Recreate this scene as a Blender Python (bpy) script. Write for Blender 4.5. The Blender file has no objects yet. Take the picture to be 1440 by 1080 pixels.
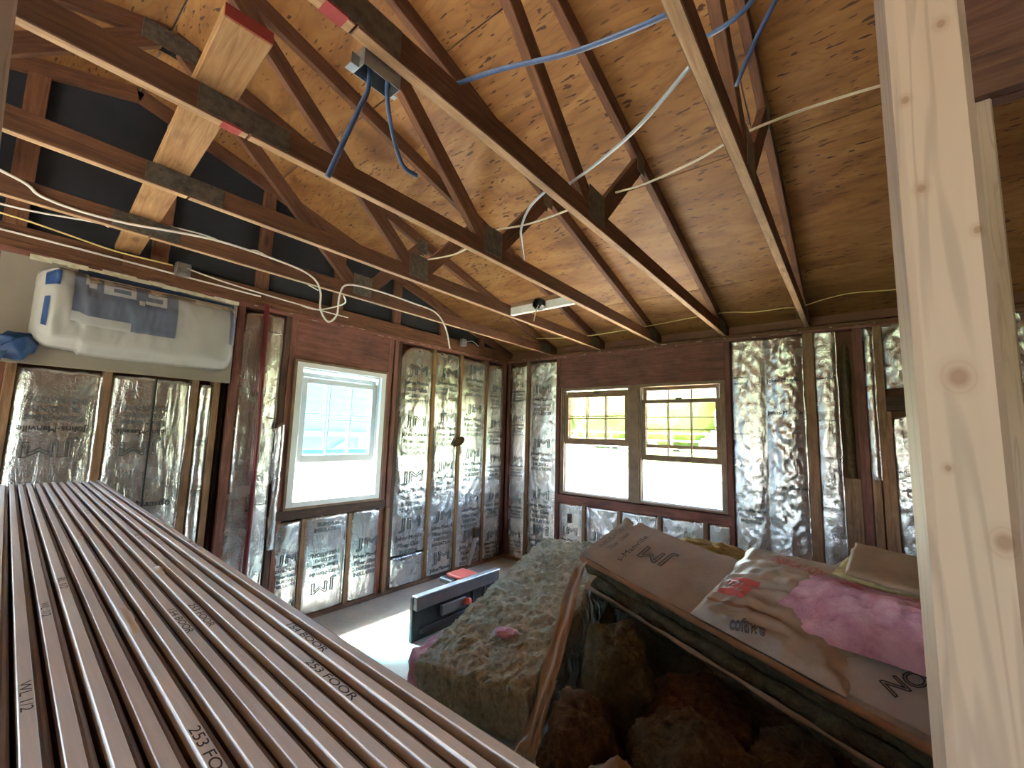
import bpy, math, random
from mathutils import Vector, Matrix, noise
random.seed(7)
SC = bpy.context.scene
COL = SC.collection

# ------------------------------------------------------------------ camera
cam_d = bpy.data.cameras.new('camera'); cam = bpy.data.objects.new('camera', cam_d); COL.objects.link(cam)
cam_d.sensor_width = 36; cam_d.lens = 603.2 / 1440 * 36; cam_d.clip_start = .02; cam_d.clip_end = 300
yaw, pitch, roll = -0.6743, 0.11615, 0.02843
_f = Vector((math.sin(yaw) * math.cos(pitch), math.cos(yaw) * math.cos(pitch), math.sin(pitch)))
_r = Vector((math.cos(yaw), -math.sin(yaw), 0)); _u = _r.cross(_f)
_r1 = math.cos(roll) * _r + math.sin(roll) * _u; _u1 = -math.sin(roll) * _r + math.cos(roll) * _u
CAMP = Vector((3.480, -4.255, 1.513))
m = Matrix.Identity(4)
for i in range(3):
    m[i][0], m[i][1], m[i][2], m[i][3] = _r1[i], _u1[i], -_f[i], CAMP[i]
cam.matrix_world = m
SC.camera = cam

# ------------------------------------------------------------------ world, sun, exposure
W = bpy.data.worlds.new('sky'); SC.world = W; W.use_nodes = True
nt = W.node_tree; nt.nodes.clear()
sky = nt.nodes.new('ShaderNodeTexSky'); sky.sky_type = 'NISHITA'; sky.sun_disc = False
sky.sun_elevation = math.radians(61); sky.sun_rotation = math.radians(-105); sky.air_density = 1.0; sky.dust_density = 2.0; sky.ozone_density = 1
bg = nt.nodes.new('ShaderNodeBackground'); bg.inputs[1].default_value = 0.42
ow = nt.nodes.new('ShaderNodeOutputWorld')
nt.links.new(sky.outputs[0], bg.inputs[0]); nt.links.new(bg.outputs[0], ow.inputs[0])
sun_d = bpy.data.lights.new('sun', 'SUN'); sun = bpy.data.objects.new('sun', sun_d); COL.objects.link(sun)
sun_d.energy = 12; sun_d.angle = math.radians(9); sun_d.color = (1, .95, .86)
sun.rotation_euler = Vector((.53, .14, -1)).to_track_quat('-Z', 'Y').to_euler()
SC.view_settings.view_transform = 'Standard'; SC.view_settings.look = 'None'
SC.view_settings.gamma = 1; SC.view_settings.use_curve_mapping = False
SC.view_settings.exposure = 3.85
def portal(loc, aim, sx, sy):                     # marks a window opening for the sky sampling
    d = bpy.data.lights.new('window_portal', 'AREA'); d.shape = 'RECTANGLE'; d.size = sx; d.size_y = sy; d.cycles.is_portal = True
    o = bpy.data.objects.new('window_portal', d); COL.objects.link(o); o.location = loc; o.rotation_euler = Vector(aim).to_track_quat('-Z', 'Z').to_euler()
portal((-.13, -2.25, 1.47), (1, 0, 0), .86, 1.2); portal((-.13, -5.37, 1.47), (1, 0, 0), 1.27, 1.27); portal((1.69, .13, 1.46), (0, -1, 0), 1.8, 1.25); portal((2.75, -7.72, 1.46), (0, 1, 0), 2.5, 1.25)

# ------------------------------------------------------------------ helpers
def wmat(o):
    b = o.matrix_basis
    return (wmat(o.parent) @ o.matrix_parent_inverse @ b) if o.parent else b.copy()
def setpar(o, p):
    if p is not None:
        o.parent = p; o.matrix_parent_inverse = wmat(p).inverted()
    return o
def tag(o, label=None, cat=None, group=None, kind=None):
    for k, v in (('label', label), ('category', cat), ('group', group), ('kind', kind)):
        if v: o[k] = v
    return o
def empty(name, loc=(0, 0, 0), parent=None):
    o = bpy.data.objects.new(name, None); COL.objects.link(o); o.location = loc; o.empty_display_size = .05
    return setpar(o, parent)
def mobj(name, verts, faces, mat, parent=None, smooth=False, matrix=None):
    me = bpy.data.meshes.new(name); me.from_pydata([tuple(v) for v in verts], [], faces); me.validate(); me.update()
    if smooth:
        me.polygons.foreach_set('use_smooth', [True] * len(me.polygons))
    if mat: me.materials.append(MAT[mat])
    o = bpy.data.objects.new(name, me); COL.objects.link(o)
    if matrix is not None: o.matrix_basis = matrix
    return setpar(o, parent)
def meshcopy(name, me, matrix, parent):
    o = bpy.data.objects.new(name, me); COL.objects.link(o); o.matrix_basis = matrix
    return setpar(o, parent)
def boxgeo(lx, ly, lz, b=.002):
    """box with chamfered edges, 24 vertices, centred"""
    hx, hy, hz = lx / 2, ly / 2, lz / 2
    b = min(b, hx * .45, hy * .45, hz * .45)
    V = []; idx = {}
    for sx in (-1, 1):
        for sy in (-1, 1):
            for sz in (-1, 1):
                for a in range(3):
                    p = [sx * (hx - b), sy * (hy - b), sz * (hz - b)]
                    p[a] = (sx, sy, sz)[a] * (hx, hy, hz)[a]
                    idx[(sx, sy, sz, a)] = len(V); V.append(tuple(p))
    F = []
    for a in range(3):
        o1, o2 = (a + 1) % 3, (a + 2) % 3
        for s in (-1, 1):
            q = []
            for (t1, t2) in ((-1, -1), (1, -1), (1, 1), (-1, 1)):
                k = [0, 0, 0]; k[a] = s; k[o1] = t1; k[o2] = t2; q.append(idx[(k[0], k[1], k[2], a)])
            F.append(q if s > 0 else q[::-1])
    for a in range(3):
        o1, o2 = (a + 1) % 3, (a + 2) % 3
        for s1 in (-1, 1):
            for s2 in (-1, 1):
                k0 = [0, 0, 0]; k1 = [0, 0, 0]
                k0[a], k1[a] = -1, 1; k0[o1] = k1[o1] = s1; k0[o2] = k1[o2] = s2
                q = [idx[(*k0, o1)], idx[(*k1, o1)], idx[(*k1, o2)], idx[(*k0, o2)]]
                F.append(q if s1 * s2 > 0 else q[::-1])
    for sx in (-1, 1):
        for sy in (-1, 1):
            for sz in (-1, 1):
                q = [idx[(sx, sy, sz, a)] for a in range(3)]
                F.append(q if sx * sy * sz > 0 else q[::-1])
    return V, F
def beam(name, p0, p1, w, h, mat, parent=None, up=(0, 0, 1), b=.003, under=None):
    """box whose length (local x) runs p0 -> p1; w across, h along 'up'"""
    p0, p1 = Vector(p0), Vector(p1); d = p1 - p0; L = d.length; x = d.normalized()
    u = Vector(up); z = (u - x * u.dot(x)).normalized(); y = z.cross(x)
    M = Matrix(((x.x, y.x, z.x, (p0.x + p1.x) / 2), (x.y, y.y, z.y, (p0.y + p1.y) / 2), (x.z, y.z, z.z, (p0.z + p1.z) / 2), (0, 0, 0, 1)))
    V, F = boxgeo(L, w, h, b)
    o = mobj(name, V, F, mat, parent, matrix=M)
    if under:                                    # underside faces take a second, paler wood
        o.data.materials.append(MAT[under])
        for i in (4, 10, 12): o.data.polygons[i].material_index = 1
    return o
def box(name, lo, hi, mat, parent=None, b=.002):
    """axis aligned box lo..hi; the longest side becomes the grain direction"""
    lo, hi = Vector(lo), Vector(hi); s = hi - lo; c = (lo + hi) / 2
    a = max(range(3), key=lambda i: s[i])
    if a == 0: return beam(name, (lo.x, c.y, c.z), (hi.x, c.y, c.z), s.y, s.z, mat, parent, b=b)
    if a == 1: return beam(name, (c.x, lo.y, c.z), (c.x, hi.y, c.z), s.x, s.z, mat, parent, b=b)
    return beam(name, (c.x, c.y, lo.z), (c.x, c.y, hi.z), s.x, s.y, mat, parent, up=(0, 1, 0), b=b)
def joined(name, boxes, mat, parent=None, b=.002):
    """several boxes that form one rigid part (a window frame)"""
    V, F = [], []
    for lo, hi in boxes:
        lo, hi = Vector(lo), Vector(hi); s = hi - lo; c = (lo + hi) / 2
        v, f = boxgeo(s.x, s.y, s.z, b); n = len(V)
        V += [Vector(p) + c for p in v]; F += [[i + n for i in q] for q in f]
    return mobj(name, V, F, mat, parent)
def smoothpts(P, n=6):
    P = [Vector(p) for p in P]
    if len(P) < 3: return P
    out = []
    for i in range(len(P) - 1):
        a = P[i - 1] if i else P[0]; b, c = P[i], P[i + 1]; d = P[i + 2] if i + 2 < len(P) else P[-1]
        for k in range(n):
            t = k / n
            out.append(.5 * ((2 * b) + (c - a) * t + (2 * a - 5 * b + 4 * c - d) * t * t + (3 * b - a - 3 * c + d) * t ** 3))
    out.append(P[-1]); return out
def tube(name, P, r, mat, parent=None, seg=7, flat=1.0, sm=6):
    P = smoothpts(P, sm); V = []; F = []; n = len(P)
    prev = None
    for i, p in enumerate(P):
        t = (P[min(i + 1, n - 1)] - P[max(i - 1, 0)]).normalized()
        ref = prev if prev is not None else (Vector((0, 0, 1)) if abs(t.z) < .9 else Vector((1, 0, 0)))
        s = (ref - t * ref.dot(t)).normalized(); q = t.cross(s); prev = s
        for k in range(seg):
            a = 2 * math.pi * k / seg
            V.append(p + (s * math.cos(a) * flat + q * math.sin(a)) * r)
    for i in range(n - 1):
        for k in range(seg):
            k2 = (k + 1) % seg
            F.append((i * seg + k, i * seg + k2, (i + 1) * seg + k2, (i + 1) * seg + k))
    F.append(tuple(range(seg))[::-1]); F.append(tuple((n - 1) * seg + k for k in range(seg)))
    return mobj(name, V, F, mat, parent, smooth=True)
def cyl(name, p0, p1, r, mat, parent=None, seg=14):
    return tube(name, [p0, p1], r, mat, parent, seg)
def copytree(o, off, parent=None):
    c = o.copy(); COL.objects.link(c)
    if parent is None: c.location = Vector(o.location) + Vector(off)
    else: c.parent = parent
    for ch in list(o.children): copytree(ch, off, c)
    return c

# lettering: outlines of Blender's own font, filled or as thin strokes
_txt = {}
def textgeo(s, outline=0.0, shear=0.0):
    key = (s, outline, shear)
    if key not in _txt:
        cu = bpy.data.curves.new('lettering', 'FONT'); cu.body = s; cu.size = 1; cu.align_x = 'CENTER'; cu.align_y = 'CENTER'; cu.resolution_u = 3; cu.shear = shear
        if outline:
            cu.fill_mode = 'NONE'; cu.bevel_depth = outline; cu.bevel_resolution = 0
        ob = bpy.data.objects.new('lettering', cu); COL.objects.link(ob)
        dg = bpy.context.evaluated_depsgraph_get()
        me = bpy.data.meshes.new_from_object(ob.evaluated_get(dg))
        V = [v.co.copy() for v in me.vertices]; F = [tuple(p.vertices) for p in me.polygons]
        bpy.data.objects.remove(ob); bpy.data.curves.remove(cu); bpy.data.meshes.remove(me)
        x0 = min(v.x for v in V); x1 = max(v.x for v in V); y0 = min(v.y for v in V); y1 = max(v.y for v in V)
        for v in V: v.x -= (x0 + x1) / 2; v.y -= (y0 + y1) / 2
        _txt[key] = (V, F, x1 - x0, y1 - y0)
    return _txt[key]
def lettering(items, fmap, mat, parent, name='lettering'):
    """items: (text, outline, cx, cy, width, rot, height or None); fmap maps (a, b, lift) to a point"""
    V, F = [], []
    for (s, ol, cx, cy, w, rot, h) in items:
        v, f, ww, hh = textgeo(s, ol); k = w / ww; ky = k if h is None else h / hh
        c, sn = math.cos(rot), math.sin(rot); n = len(V)
        for p in v:
            x, y = p.x * k, p.y * ky
            V.append(fmap(cx + x * c - y * sn, cy + x * sn + y * c, .0015 + (max(0, p.z) * k)))
        F += [tuple(i + n for i in q) for q in f]
    return mobj(name, V, F, mat, parent)

# ------------------------------------------------------------------ materials (procedural)
MAT = {}
class NB:
    def __init__(s, name):
        m = bpy.data.materials.new(name); m.use_nodes = True; s.m = m; s.t = m.node_tree
        s.p = s.t.nodes['Principled BSDF']; MAT[name] = m
        s.tc = s.t.nodes.new('ShaderNodeTexCoord')
    def n(s, ty, **kw):
        o = s.t.nodes.new('ShaderNode' + ty)
        for k, v in kw.items():
            if k in o.inputs: s.put(o.inputs[k], v)
            else: setattr(o, k, v)
        return o
    def put(s, sock, v):
        if hasattr(v, 'is_output') and v.is_output: s.t.links.new(v, sock)
        else: sock.default_value = v
    def set(s, k, v): s.put(s.p.inputs[k], v)
    def map(s, scale=(1, 1, 1), coord='Object', rnd=False, rot=(0, 0, 0)):
        mp = s.n('Mapping'); s.t.links.new(s.tc.outputs[coord], mp.inputs[0]); mp.inputs['Scale'].default_value = scale; mp.inputs['Rotation'].default_value = rot
        if rnd:
            oi = s.n('ObjectInfo'); v = s.n('VectorMath', operation='SCALE'); v.inputs[0].default_value = (37., 71., 13.)
            s.t.links.new(oi.outputs['Random'], v.inputs['Scale']); s.t.links.new(v.outputs[0], mp.inputs['Location'])
        return mp.outputs[0]
    def noise(s, vec, scale=5, detail=3, rough=.5, dist=0.):
        o = s.n('TexNoise'); s.put(o.inputs['Vector'], vec); o.inputs['Scale'].default_value = scale
        o.inputs['Detail'].default_value = detail; o.inputs['Roughness'].default_value = rough; o.inputs['Distortion'].default_value = dist
        return o.outputs['Fac']
    def ramp(s, fac, stops):
        o = s.n('ValToRGB'); s.put(o.inputs[0], fac); cr = o.color_ramp
        while len(cr.elements) < len(stops): cr.elements.new(.5)
        for e, (p, c) in zip(cr.elements, stops):
            e.position = p; e.color = (c, c, c, 1) if isinstance(c, (int, float)) else (*c, 1)
        return o.outputs[0]
    def mix(s, fac, a, b, mode='MIX'):
        o = s.n('MixRGB', blend_type=mode); s.put(o.inputs[0], fac)
        s.put(o.inputs[1], a if hasattr(a, 'is_output') else (*a, 1)); s.put(o.inputs[2], b if hasattr(b, 'is_output') else (*b, 1))
        return o.outputs[0]
    def bump(s, h, strength=.3, dist=.01):
        o = s.n('Bump'); s.put(o.inputs['Height'], h); o.inputs['Strength'].default_value = strength; o.inputs['Distance'].default_value = dist
        s.t.links.new(o.outputs[0], s.p.inputs['Normal']); return o
def hue(b, col, amt):
    """slight brightness change from piece to piece"""
    oi = b.n('ObjectInfo'); r = b.ramp(oi.outputs['Random'], [(0, 1 - amt), (1, 1.)])
    return b.mix(1, col, r, 'MULTIPLY')

def wood(name, dark, mid, light, knots=.0, rough=.75, var=.25, stain=0.):
    b = NB(name); v = b.map((1.1, 14, 14), rnd=True); v2 = b.map((2.2, 9, 9), rnd=True)
    g = b.noise(v, 3, 4, .6, 1.2); fine = b.noise(b.map((3, 90, 90), rnd=True), 3, 2)
    c = b.ramp(g, [(.28, dark), (.5, mid), (.72, light)])
    c = b.mix(.28, c, b.ramp(fine, [(.3, .35), (.7, 1.)]), 'MULTIPLY')
    if knots:
        vo = b.n('TexVoronoi', feature='F1'); b.put(vo.inputs['Vector'], b.map((3.2, 8, 8), rnd=True)); vo.inputs['Scale'].default_value = 1.0
        k = b.ramp(vo.outputs['Distance'], [(.0, 1.), (.1, .9), (.2, .0)])
        c = b.mix(b.mix(1, k, (knots,) * 3, 'MULTIPLY'), c, [x * .32 for x in dark])
    if stain:
        st = b.ramp(b.noise(b.map((1, 1, 1), rnd=True), 4, 4, .65), [(.45, 1.), (.72, 1 - stain)])
        c = b.mix(1, c, st, 'MULTIPLY')
    c = hue(b, c, var); b.set('Base Color', c); b.set('Roughness', rough); b.bump(g, .25, .004)
    return b
wood('truss_wood', (.088, .031, .012), (.165, .064, .025), (.235, .10, .041), knots=.5, var=.25, stain=.3)
wood('pale_wood', (.36, .19, .085), (.52, .31, .15), (.64, .42, .23), knots=.4, var=.2, stain=.3)
wood('stud_wood', (.20, .095, .045), (.34, .185, .095), (.44, .26, .145), knots=.3, var=.3, stain=.4)
wood('red_wood', (.15, .05, .034), (.25, .092, .064), (.33, .14, .10), knots=.3, var=.25, stain=.4)
wood('dark_wood', (.05, .022, .014), (.10, .045, .027), (.15, .075, .045), knots=.3, var=.3, stain=.4)
wood('amber_wood', (.21, .095, .03), (.33, .165, .058), (.42, .235, .09), knots=.6, var=.2, stain=.2)
wood('beam_wood', (.06, .022, .012), (.105, .04, .022), (.15, .066, .04), var=.1, stain=.3)

# fresh softwood of the uprights in the partition
b = NB('fresh_pine'); v = b.map((.9, 16, 5))
base = b.noise(v, 2.2, 2, .5, .6)
sn = b.n('Math', operation='SINE'); mu = b.n('Math', operation='MULTIPLY'); b.put(mu.inputs[0], base); mu.inputs[1].default_value = 38
b.put(sn.inputs[0], mu.outputs[0]); ring = b.ramp(sn.outputs[0], [(.0, 1.), (.45, 1.), (1., .80)])
c = b.mix(b.noise(b.map((2, 30, 30)), 2, 3), (.33, .222, .168), (.40, .28, .215))
c = b.mix(1, c, ring, 'MULTIPLY')
for (kx, ky, kr) in ((.245, .000, 1.2), (.150, .012, 1.0), (.435, -.013, .55), (.48, .007, .6), (.335, .014, .5), (.37, -.009, .6), (.19, -.008, .4), (-.2, .006, 1.), (.8, .0, 1.), (-.7, -.005, 1.)):
    sp = b.n('VectorMath', operation='MULTIPLY_ADD'); b.t.links.new(b.tc.outputs['Object'], sp.inputs[0])
    sp.inputs[1].default_value = (1 / (.0062 * kr), 1 / (.0048 * kr), 0); sp.inputs[2].default_value = (-kx / (.0062 * kr), -ky / (.0048 * kr), 0)
    ln = b.n('VectorMath', operation='LENGTH'); b.t.links.new(sp.outputs[0], ln.inputs[0])
    dv = b.n('Math', operation='MULTIPLY'); b.t.links.new(ln.outputs['Value'], dv.inputs[0]); dv.inputs[1].default_value = .25
    c = b.mix(b.ramp(dv.outputs[0], [(.13, .85), (.2, .5), (.27, .18), (.34, .3), (.37, .12), (.55, 0.)]), c, (.20, .10, .055))
b.set('Base Color', c); b.set('Roughness', .6); b.bump(base, .1, .002)
# plywood roof deck: veneer with boat-shaped flecks
b = NB('plywood'); v = b.map((1, 1, 1), rnd=True)
big = b.noise(b.map((.7, 2.2, 2.2), rnd=True), 2, 3, .55, 1.5)
c = b.ramp(big, [(.28, (.185, .072, .02)), (.5, (.29, .132, .038)), (.72, (.385, .196, .065))])
gr = b.n('Math', operation='SINE'); mu = b.n('Math', operation='MULTIPLY'); b.put(mu.inputs[0], b.noise(b.map((.8, 3.4, 3.4), rnd=True), 1.3, 2, .5, 1.0)); mu.inputs[1].default_value = 70
b.put(gr.inputs[0], mu.outputs[0]); c = b.mix(.5, c, b.ramp(gr.outputs[0], [(0, 1.), (.5, 1.), (1, .7)]), 'MULTIPLY')
fl = b.noise(b.map((9, 34, 34), rnd=True), 1.7, 1, .4, .0); patch = b.noise(b.map((1.2, 1.2, 1.2), rnd=True), 1.6, 2)
flk = b.ramp(fl, [(.655, 0.), (.69, 1.)]); flk = b.mix(1, flk, b.ramp(patch, [(.36, .25), (.50, 1.)]), 'MULTIPLY')
c = b.mix(flk, c, (.075, .026, .012))
vo = b.n('TexVoronoi', feature='F1'); b.put(vo.inputs['Vector'], b.map((2.6, 4.2, 4.2), rnd=True)); vo.inputs['Scale'].default_value = 1
c = b.mix(b.ramp(vo.outputs['Distance'], [(0, .85), (.06, .7), (.11, 0.)]), c, (.13, .05, .02))
c = hue(b, c, .2); b.set('Base Color', c); b.set('Roughness', .55); b.set('Specular IOR Level', .35); b.bump(fl, .1, .003)

def plain(name, col, rough=.6, metal=0., var=None, nscale=8, bump=0., spec=.5, coord='Object', bscale=None, bdist=.004, detail=4):
    b = NB(name); c = (*col, 1)
    if var:
        f = b.noise(b.map((1, 1, 1), coord, rnd=coord == 'Object'), nscale, detail, .6)
        c = b.ramp(f, [(.3, var), (.68, col)])
    b.set('Base Color', c); b.set('Roughness', rough); b.set('Metallic', metal); b.set('Specular IOR Level', spec)
    if bump: b.bump(b.noise(b.map((1, 1, 1)), bscale or nscale * 4, 5, .65), bump, bdist)
    return b
# aluminium foil facing
b = NB('foil'); v = b.map((1, 1, 1), rnd=True)
w1 = b.noise(b.map((9, 9, 1.6), rnd=True), 5, 5, .6, .8); w2 = b.noise(v, 60, 3, .6, .6)
b.set('Base Color', b.ramp(w1, [(.3, (.74, .73, .72)), (.7, (.89, .88, .875))])); b.set('Metallic', .93)
b.set('Roughness', b.ramp(b.noise(v, 6, 3), [(.3, .17), (.7, .30)]))
vo = b.n('TexVoronoi', feature='F1'); b.put(vo.inputs['Vector'], b.map((15, 15, 8), rnd=True)); vo.inputs['Scale'].default_value = 1.6
h = b.mix(.5, w1, w2, 'ADD'); h = b.mix(.45, h, vo.outputs['Distance'], 'ADD'); b.bump(h, .4, .012)
plain('foil_back', (.45, .30, .17), .8)
plain('print_black', (.028, .026, .026), .6)
plain('print_grey', (.09, .09, .094), .6)
plain('print_red', (.52, .10, .085), .5)
plain('galvanised', (.20, .19, .16), .45, .7, (.09, .085, .075), 40, .5, bscale=110, bdist=.002)
plain('steel_box', (.46, .47, .47), .35, .85, (.32, .33, .34), 14)
plain('dark_steel', (.065, .06, .06), .5, .3, (.04, .037, .036), 6)
plain('rail_grey', (.21, .175, .165), .5, .2, (.15, .125, .12), 9)
plain('bronze', (.13, .085, .05), .5, .3)
plain('aluminium', (.72, .72, .72), .3, .9)
plain('orange_red', (.75, .10, .05), .45)
plain('black_plastic', (.012, .012, .013), .45)
plain('blue_cable', (.085, .135, .27), .38, 0, (.06, .09, .19), 30)
plain('grey_cable', (.36, .38, .41), .3, .2)
plain('white_cable', (.70, .66, .58), .5)
plain('yellow_cable', (.66, .51, .19), .5)
plain('cream_cable', (.66, .56, .40), .5)
plain('red_pipe', (.16, .014, .022), .4)
plain('red_paint', (.38, .05, .04), .55, 0, (.25, .03, .025), 12)
plain('vinyl_white', (.82, .83, .83), .35)
plain('white_paint', (.78, .76, .72), .6, 0, (.58, .56, .52), 10)
plain('window_wood', (.27, .175, .105), .6, 0, (.17, .10, .06), 12)
plain('track_metal', (.62, .62, .58), .35, .5)
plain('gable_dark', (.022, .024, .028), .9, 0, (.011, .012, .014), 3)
plain('old_sheathing', (.20, .085, .048), .8, 0, (.13, .05, .03), 4)
plain('grey_gyp', (.30, .255, .205), .85, 0, (.25, .205, .165), 3)
plain('plaster_dirty', (.45, .38, .31), .9, 0, (.28, .20, .15), 30)
plain('gyp_core', (.72, .68, .52), .95, 0, (.50, .45, .32), 25)
b = NB('floor_slab'); f1 = b.noise(b.map((1, 1, 1)), 1.1, 5, .6); f2 = b.noise(b.map((1, 1, 1)), 9, 5, .7)
c = b.ramp(f1, [(.34, (.40, .34, .265)), (.56, (.58, .54, .46))]); c = b.mix(.4, c, b.ramp(f2, [(.3, .6), (.6, 1.)]), 'MULTIPLY')
b.set('Base Color', c); b.set('Roughness', .75); b.bump(f2, .2, .004)
# drywall papers
b = NB('drywall_edge'); f = b.noise(b.map((2, 60, 60), rnd=True), 4, 3)
b.set('Base Color', hue(b, b.ramp(f, [(.3, (.76, .72, .68)), (.7, (.85, .81, .77))]), .10)); b.set('Roughness', .38); b.set('Specular IOR Level', .6); b.bump(b.noise(b.map((1, 1, 1)), 260, 2), .06, .001)
b = NB('drywall_back'); f = b.noise(b.map((2, 60, 60), rnd=True), 4, 3)
b.set('Base Color', hue(b, b.ramp(f, [(.3, (.19, .135, .10)), (.7, (.27, .20, .15))]), .2)); b.set('Roughness', .55)
plain('torn_paper', (.78, .75, .70), .8)
# insulation
def wool(name, c1, c2, c3, sc=18, bump=1.0, var=0):
    b = NB(name); f = b.noise(b.map((1, 1, 1)), sc, 6, .7, .5); f2 = b.noise(b.map((1, 1, 1)), 3.5, 3, .55)
    c = b.ramp(f, [(.28, c1), (.5, c2), (.72, c3)]); c = b.mix(.5, c, b.ramp(f2, [(.3, .6), (.65, 1.)]), 'MULTIPLY')
    b.set('Base Color', c); b.set('Roughness', .95); b.set('Specular IOR Level', .08)
    b.bump(b.mix(.5, f, b.noise(b.map((1, 1, 1)), 120, 4, .7), 'MIX'), bump, .012)
wool('mineral_wool', (.27, .245, .165), (.45, .415, .30), (.60, .56, .43), 30)
wool('yellow_wool', (.34, .245, .085), (.52, .40, .17), (.66, .55, .28))
wool('pink_wool', (.52, .20, .25), (.70, .36, .41), (.82, .52, .55), 10, .7)
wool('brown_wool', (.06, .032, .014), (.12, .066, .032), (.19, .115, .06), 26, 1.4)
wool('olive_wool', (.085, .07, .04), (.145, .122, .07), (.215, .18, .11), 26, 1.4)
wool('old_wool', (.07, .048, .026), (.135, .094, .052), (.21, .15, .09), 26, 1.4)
plain('kraft', (.36, .235, .135), .6, 0, (.25, .15, .08), 6, .3, bscale=30)
plain('kraft_pale', (.44, .345, .26), .7, 0, (.31, .225, .165), 6, .4, bscale=24, bdist=.008)
plain('kraft_orange', (.44, .215, .095), .5, 0, (.33, .15, .065), 5, .2, bscale=20)
plain('batt_face', (.42, .375, .325), .34, .4, (.30, .25, .20), 4, .35, bscale=16, bdist=.01)
plain('bag_tan', (.45, .365, .27), .38, 0, (.32, .245, .17), 5, .4, bscale=18, bdist=.01)
plain('bag_fold', (.28, .14, .085), .5)
# clear plastic
def film(name, tint, trans, rough=.18, col=(.8, .8, .8)):
    b = NB(name); out = b.t.nodes['Material Output']
    tr = b.n('BsdfTransparent'); tr.inputs[0].default_value = (*tint, 1)
    b.set('Base Color', (*col, 1)); b.set('Roughness', rough)
    mx = b.n('MixShader'); mx.inputs[0].default_value = 1 - trans
    b.t.links.new(tr.outputs[0], mx.inputs[1]); b.t.links.new(b.p.outputs[0], mx.inputs[2]); b.t.links.new(mx.outputs[0], out.inputs[0])
    return b
film('glass', (.97, .985, .98), .95, .02, (.6, .65, .65))
film('glass_blue', (.66, .88, .96), .95, .02, (.5, .6, .65))
film('glass_warm', (.95, .94, .86), .96, .02, (.6, .6, .5))
b = film('plastic_clear', (.9, .88, .86), .45, .16, (.62, .57, .52)); b.bump(b.noise(b.map((1, 1, 1)), 9, 4, .6, 1), .4, .02)
plain('film_pale', (.40, .39, .38), .3)
b = film('plastic_milky', (.86, .86, .86), .30, .2, (.50, .475, .445)); b.bump(b.noise(b.map((1, 1, 1)), 9, 4, .6, 1), .35, .015)
plain('plastic_blue', (.13, .15, .20), .3, 0, (.095, .11, .155), 8)
plain('blue_tape', (.014, .055, .165), .5, 0, (.008, .034, .105), 14)
plain('white_appliance', (.60, .57, .52), .4)
# outdoors
plain('lawn', (.095, .14, .035), .9, 0, (.06, .10, .022), 1.5, .6, bscale=30, bdist=.03)
plain('pale_paving', (.64, .60, .53), .9, 0, (.54, .50, .44), 2)
plain('leaf', (.34, .42, .15), .7, 0, (.20, .28, .08), 3, .8, bscale=7, bdist=.1)
plain('bark', (.14, .095, .06), .9)
plain('fence_wood', (.46, .41, .33), .8, 0, (.34, .29, .22), 4)
plain('siding_blue', (.50, .63, .70), .7, 0, (.46, .58, .66), 2)
plain('siding_white', (.80, .81, .82), .6)
plain('shingle', (.30, .30, .31), .9, 0, (.2, .2, .21), 6)
plain('exterior_trim', (.84, .84, .82), .6)

# ------------------------------------------------------------------ shell: floor, roof deck, far walls
Z0, ZP, ZC = 2.395, 2.47, 2.47        # plate bottom, plate top / chord bottom
SPAN, SL = 7.6, .28                    # truss span and roof slope
def zroof(y): return 2.50 + SL * (-y if y > -SPAN / 2 else SPAN + y) + .0925   # underside of the deck
def struct(o): o['kind'] = 'structure'; return o
struct(box('floor', (-.12, -7.7, -.12), (8.2, .12, 0), 'floor_slab'))
ceil = struct(empty('ceiling', (3.5, -3.8, 3.6)))
def sheet(x0, x1, ya, yb):
    t = .012; sx = random.uniform(0, .002)
    n = Vector((0, SL, 1)) if (ya + yb) / 2 > -SPAN / 2 else Vector((0, -SL, 1)); n.normalize()
    g = .006
    a = Vector(((x0 + x1) / 2, ya, zroof(ya))); c = Vector(((x0 + x1) / 2, yb, zroof(yb)))
    mid = (a + c) / 2 + n * (t / 2 + sx); L = (c - a).length - g
    d = (c - a).normalized(); x = Vector((1, 0, 0)); y = n.cross(x)
    M = Matrix(((x.x, y.x, n.x, mid.x), (x.y, y.y, n.y, mid.y), (x.z, y.z, n.z, mid.z), (0, 0, 0, 1)))
    V, F = boxgeo(x1 - x0 - g, L, t, .001)
    mobj('plywood_sheet', V, F, 'plywood', ceil, matrix=M)
YC = [.42, -.583, -1.775, -2.96, -3.80]
for side in (0, 1):
    for i in range(4):
        ya, yb = YC[i], YC[i + 1]
        if side: ya, yb = -SPAN - ya, -SPAN - yb
        xs = [-.30] + [x for x in (.70 + (1.22 if i % 2 else 0) + 2.44 * k for k in range(-1, 5)) if -.2 < x < 8.3] + [8.4]
        for x0, x1 in zip(xs, xs[1:]): sheet(x0, x1, ya, yb)
for sg in (0, 1):                                          # roofing over the deck
    q = [(-.3, .44, zroof(0) - SL * .44), (8.4, .44, zroof(0) - SL * .44), (8.4, -3.8, zroof(-3.8)), (-.3, -3.8, zroof(-3.8))]
    if sg: q = [(x, -SPAN - y, z) for x, y, z in q]
    mobj('roofing', [(x, y, z + .020) for x, y, z in q] + [(x, y, z + .045) for x, y, z in q], [(0, 1, 2, 3), (7, 6, 5, 4), (0, 4, 5, 1), (1, 5, 6, 2), (2, 6, 7, 3), (3, 7, 4, 0)], 'shingle', ceil)

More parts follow.
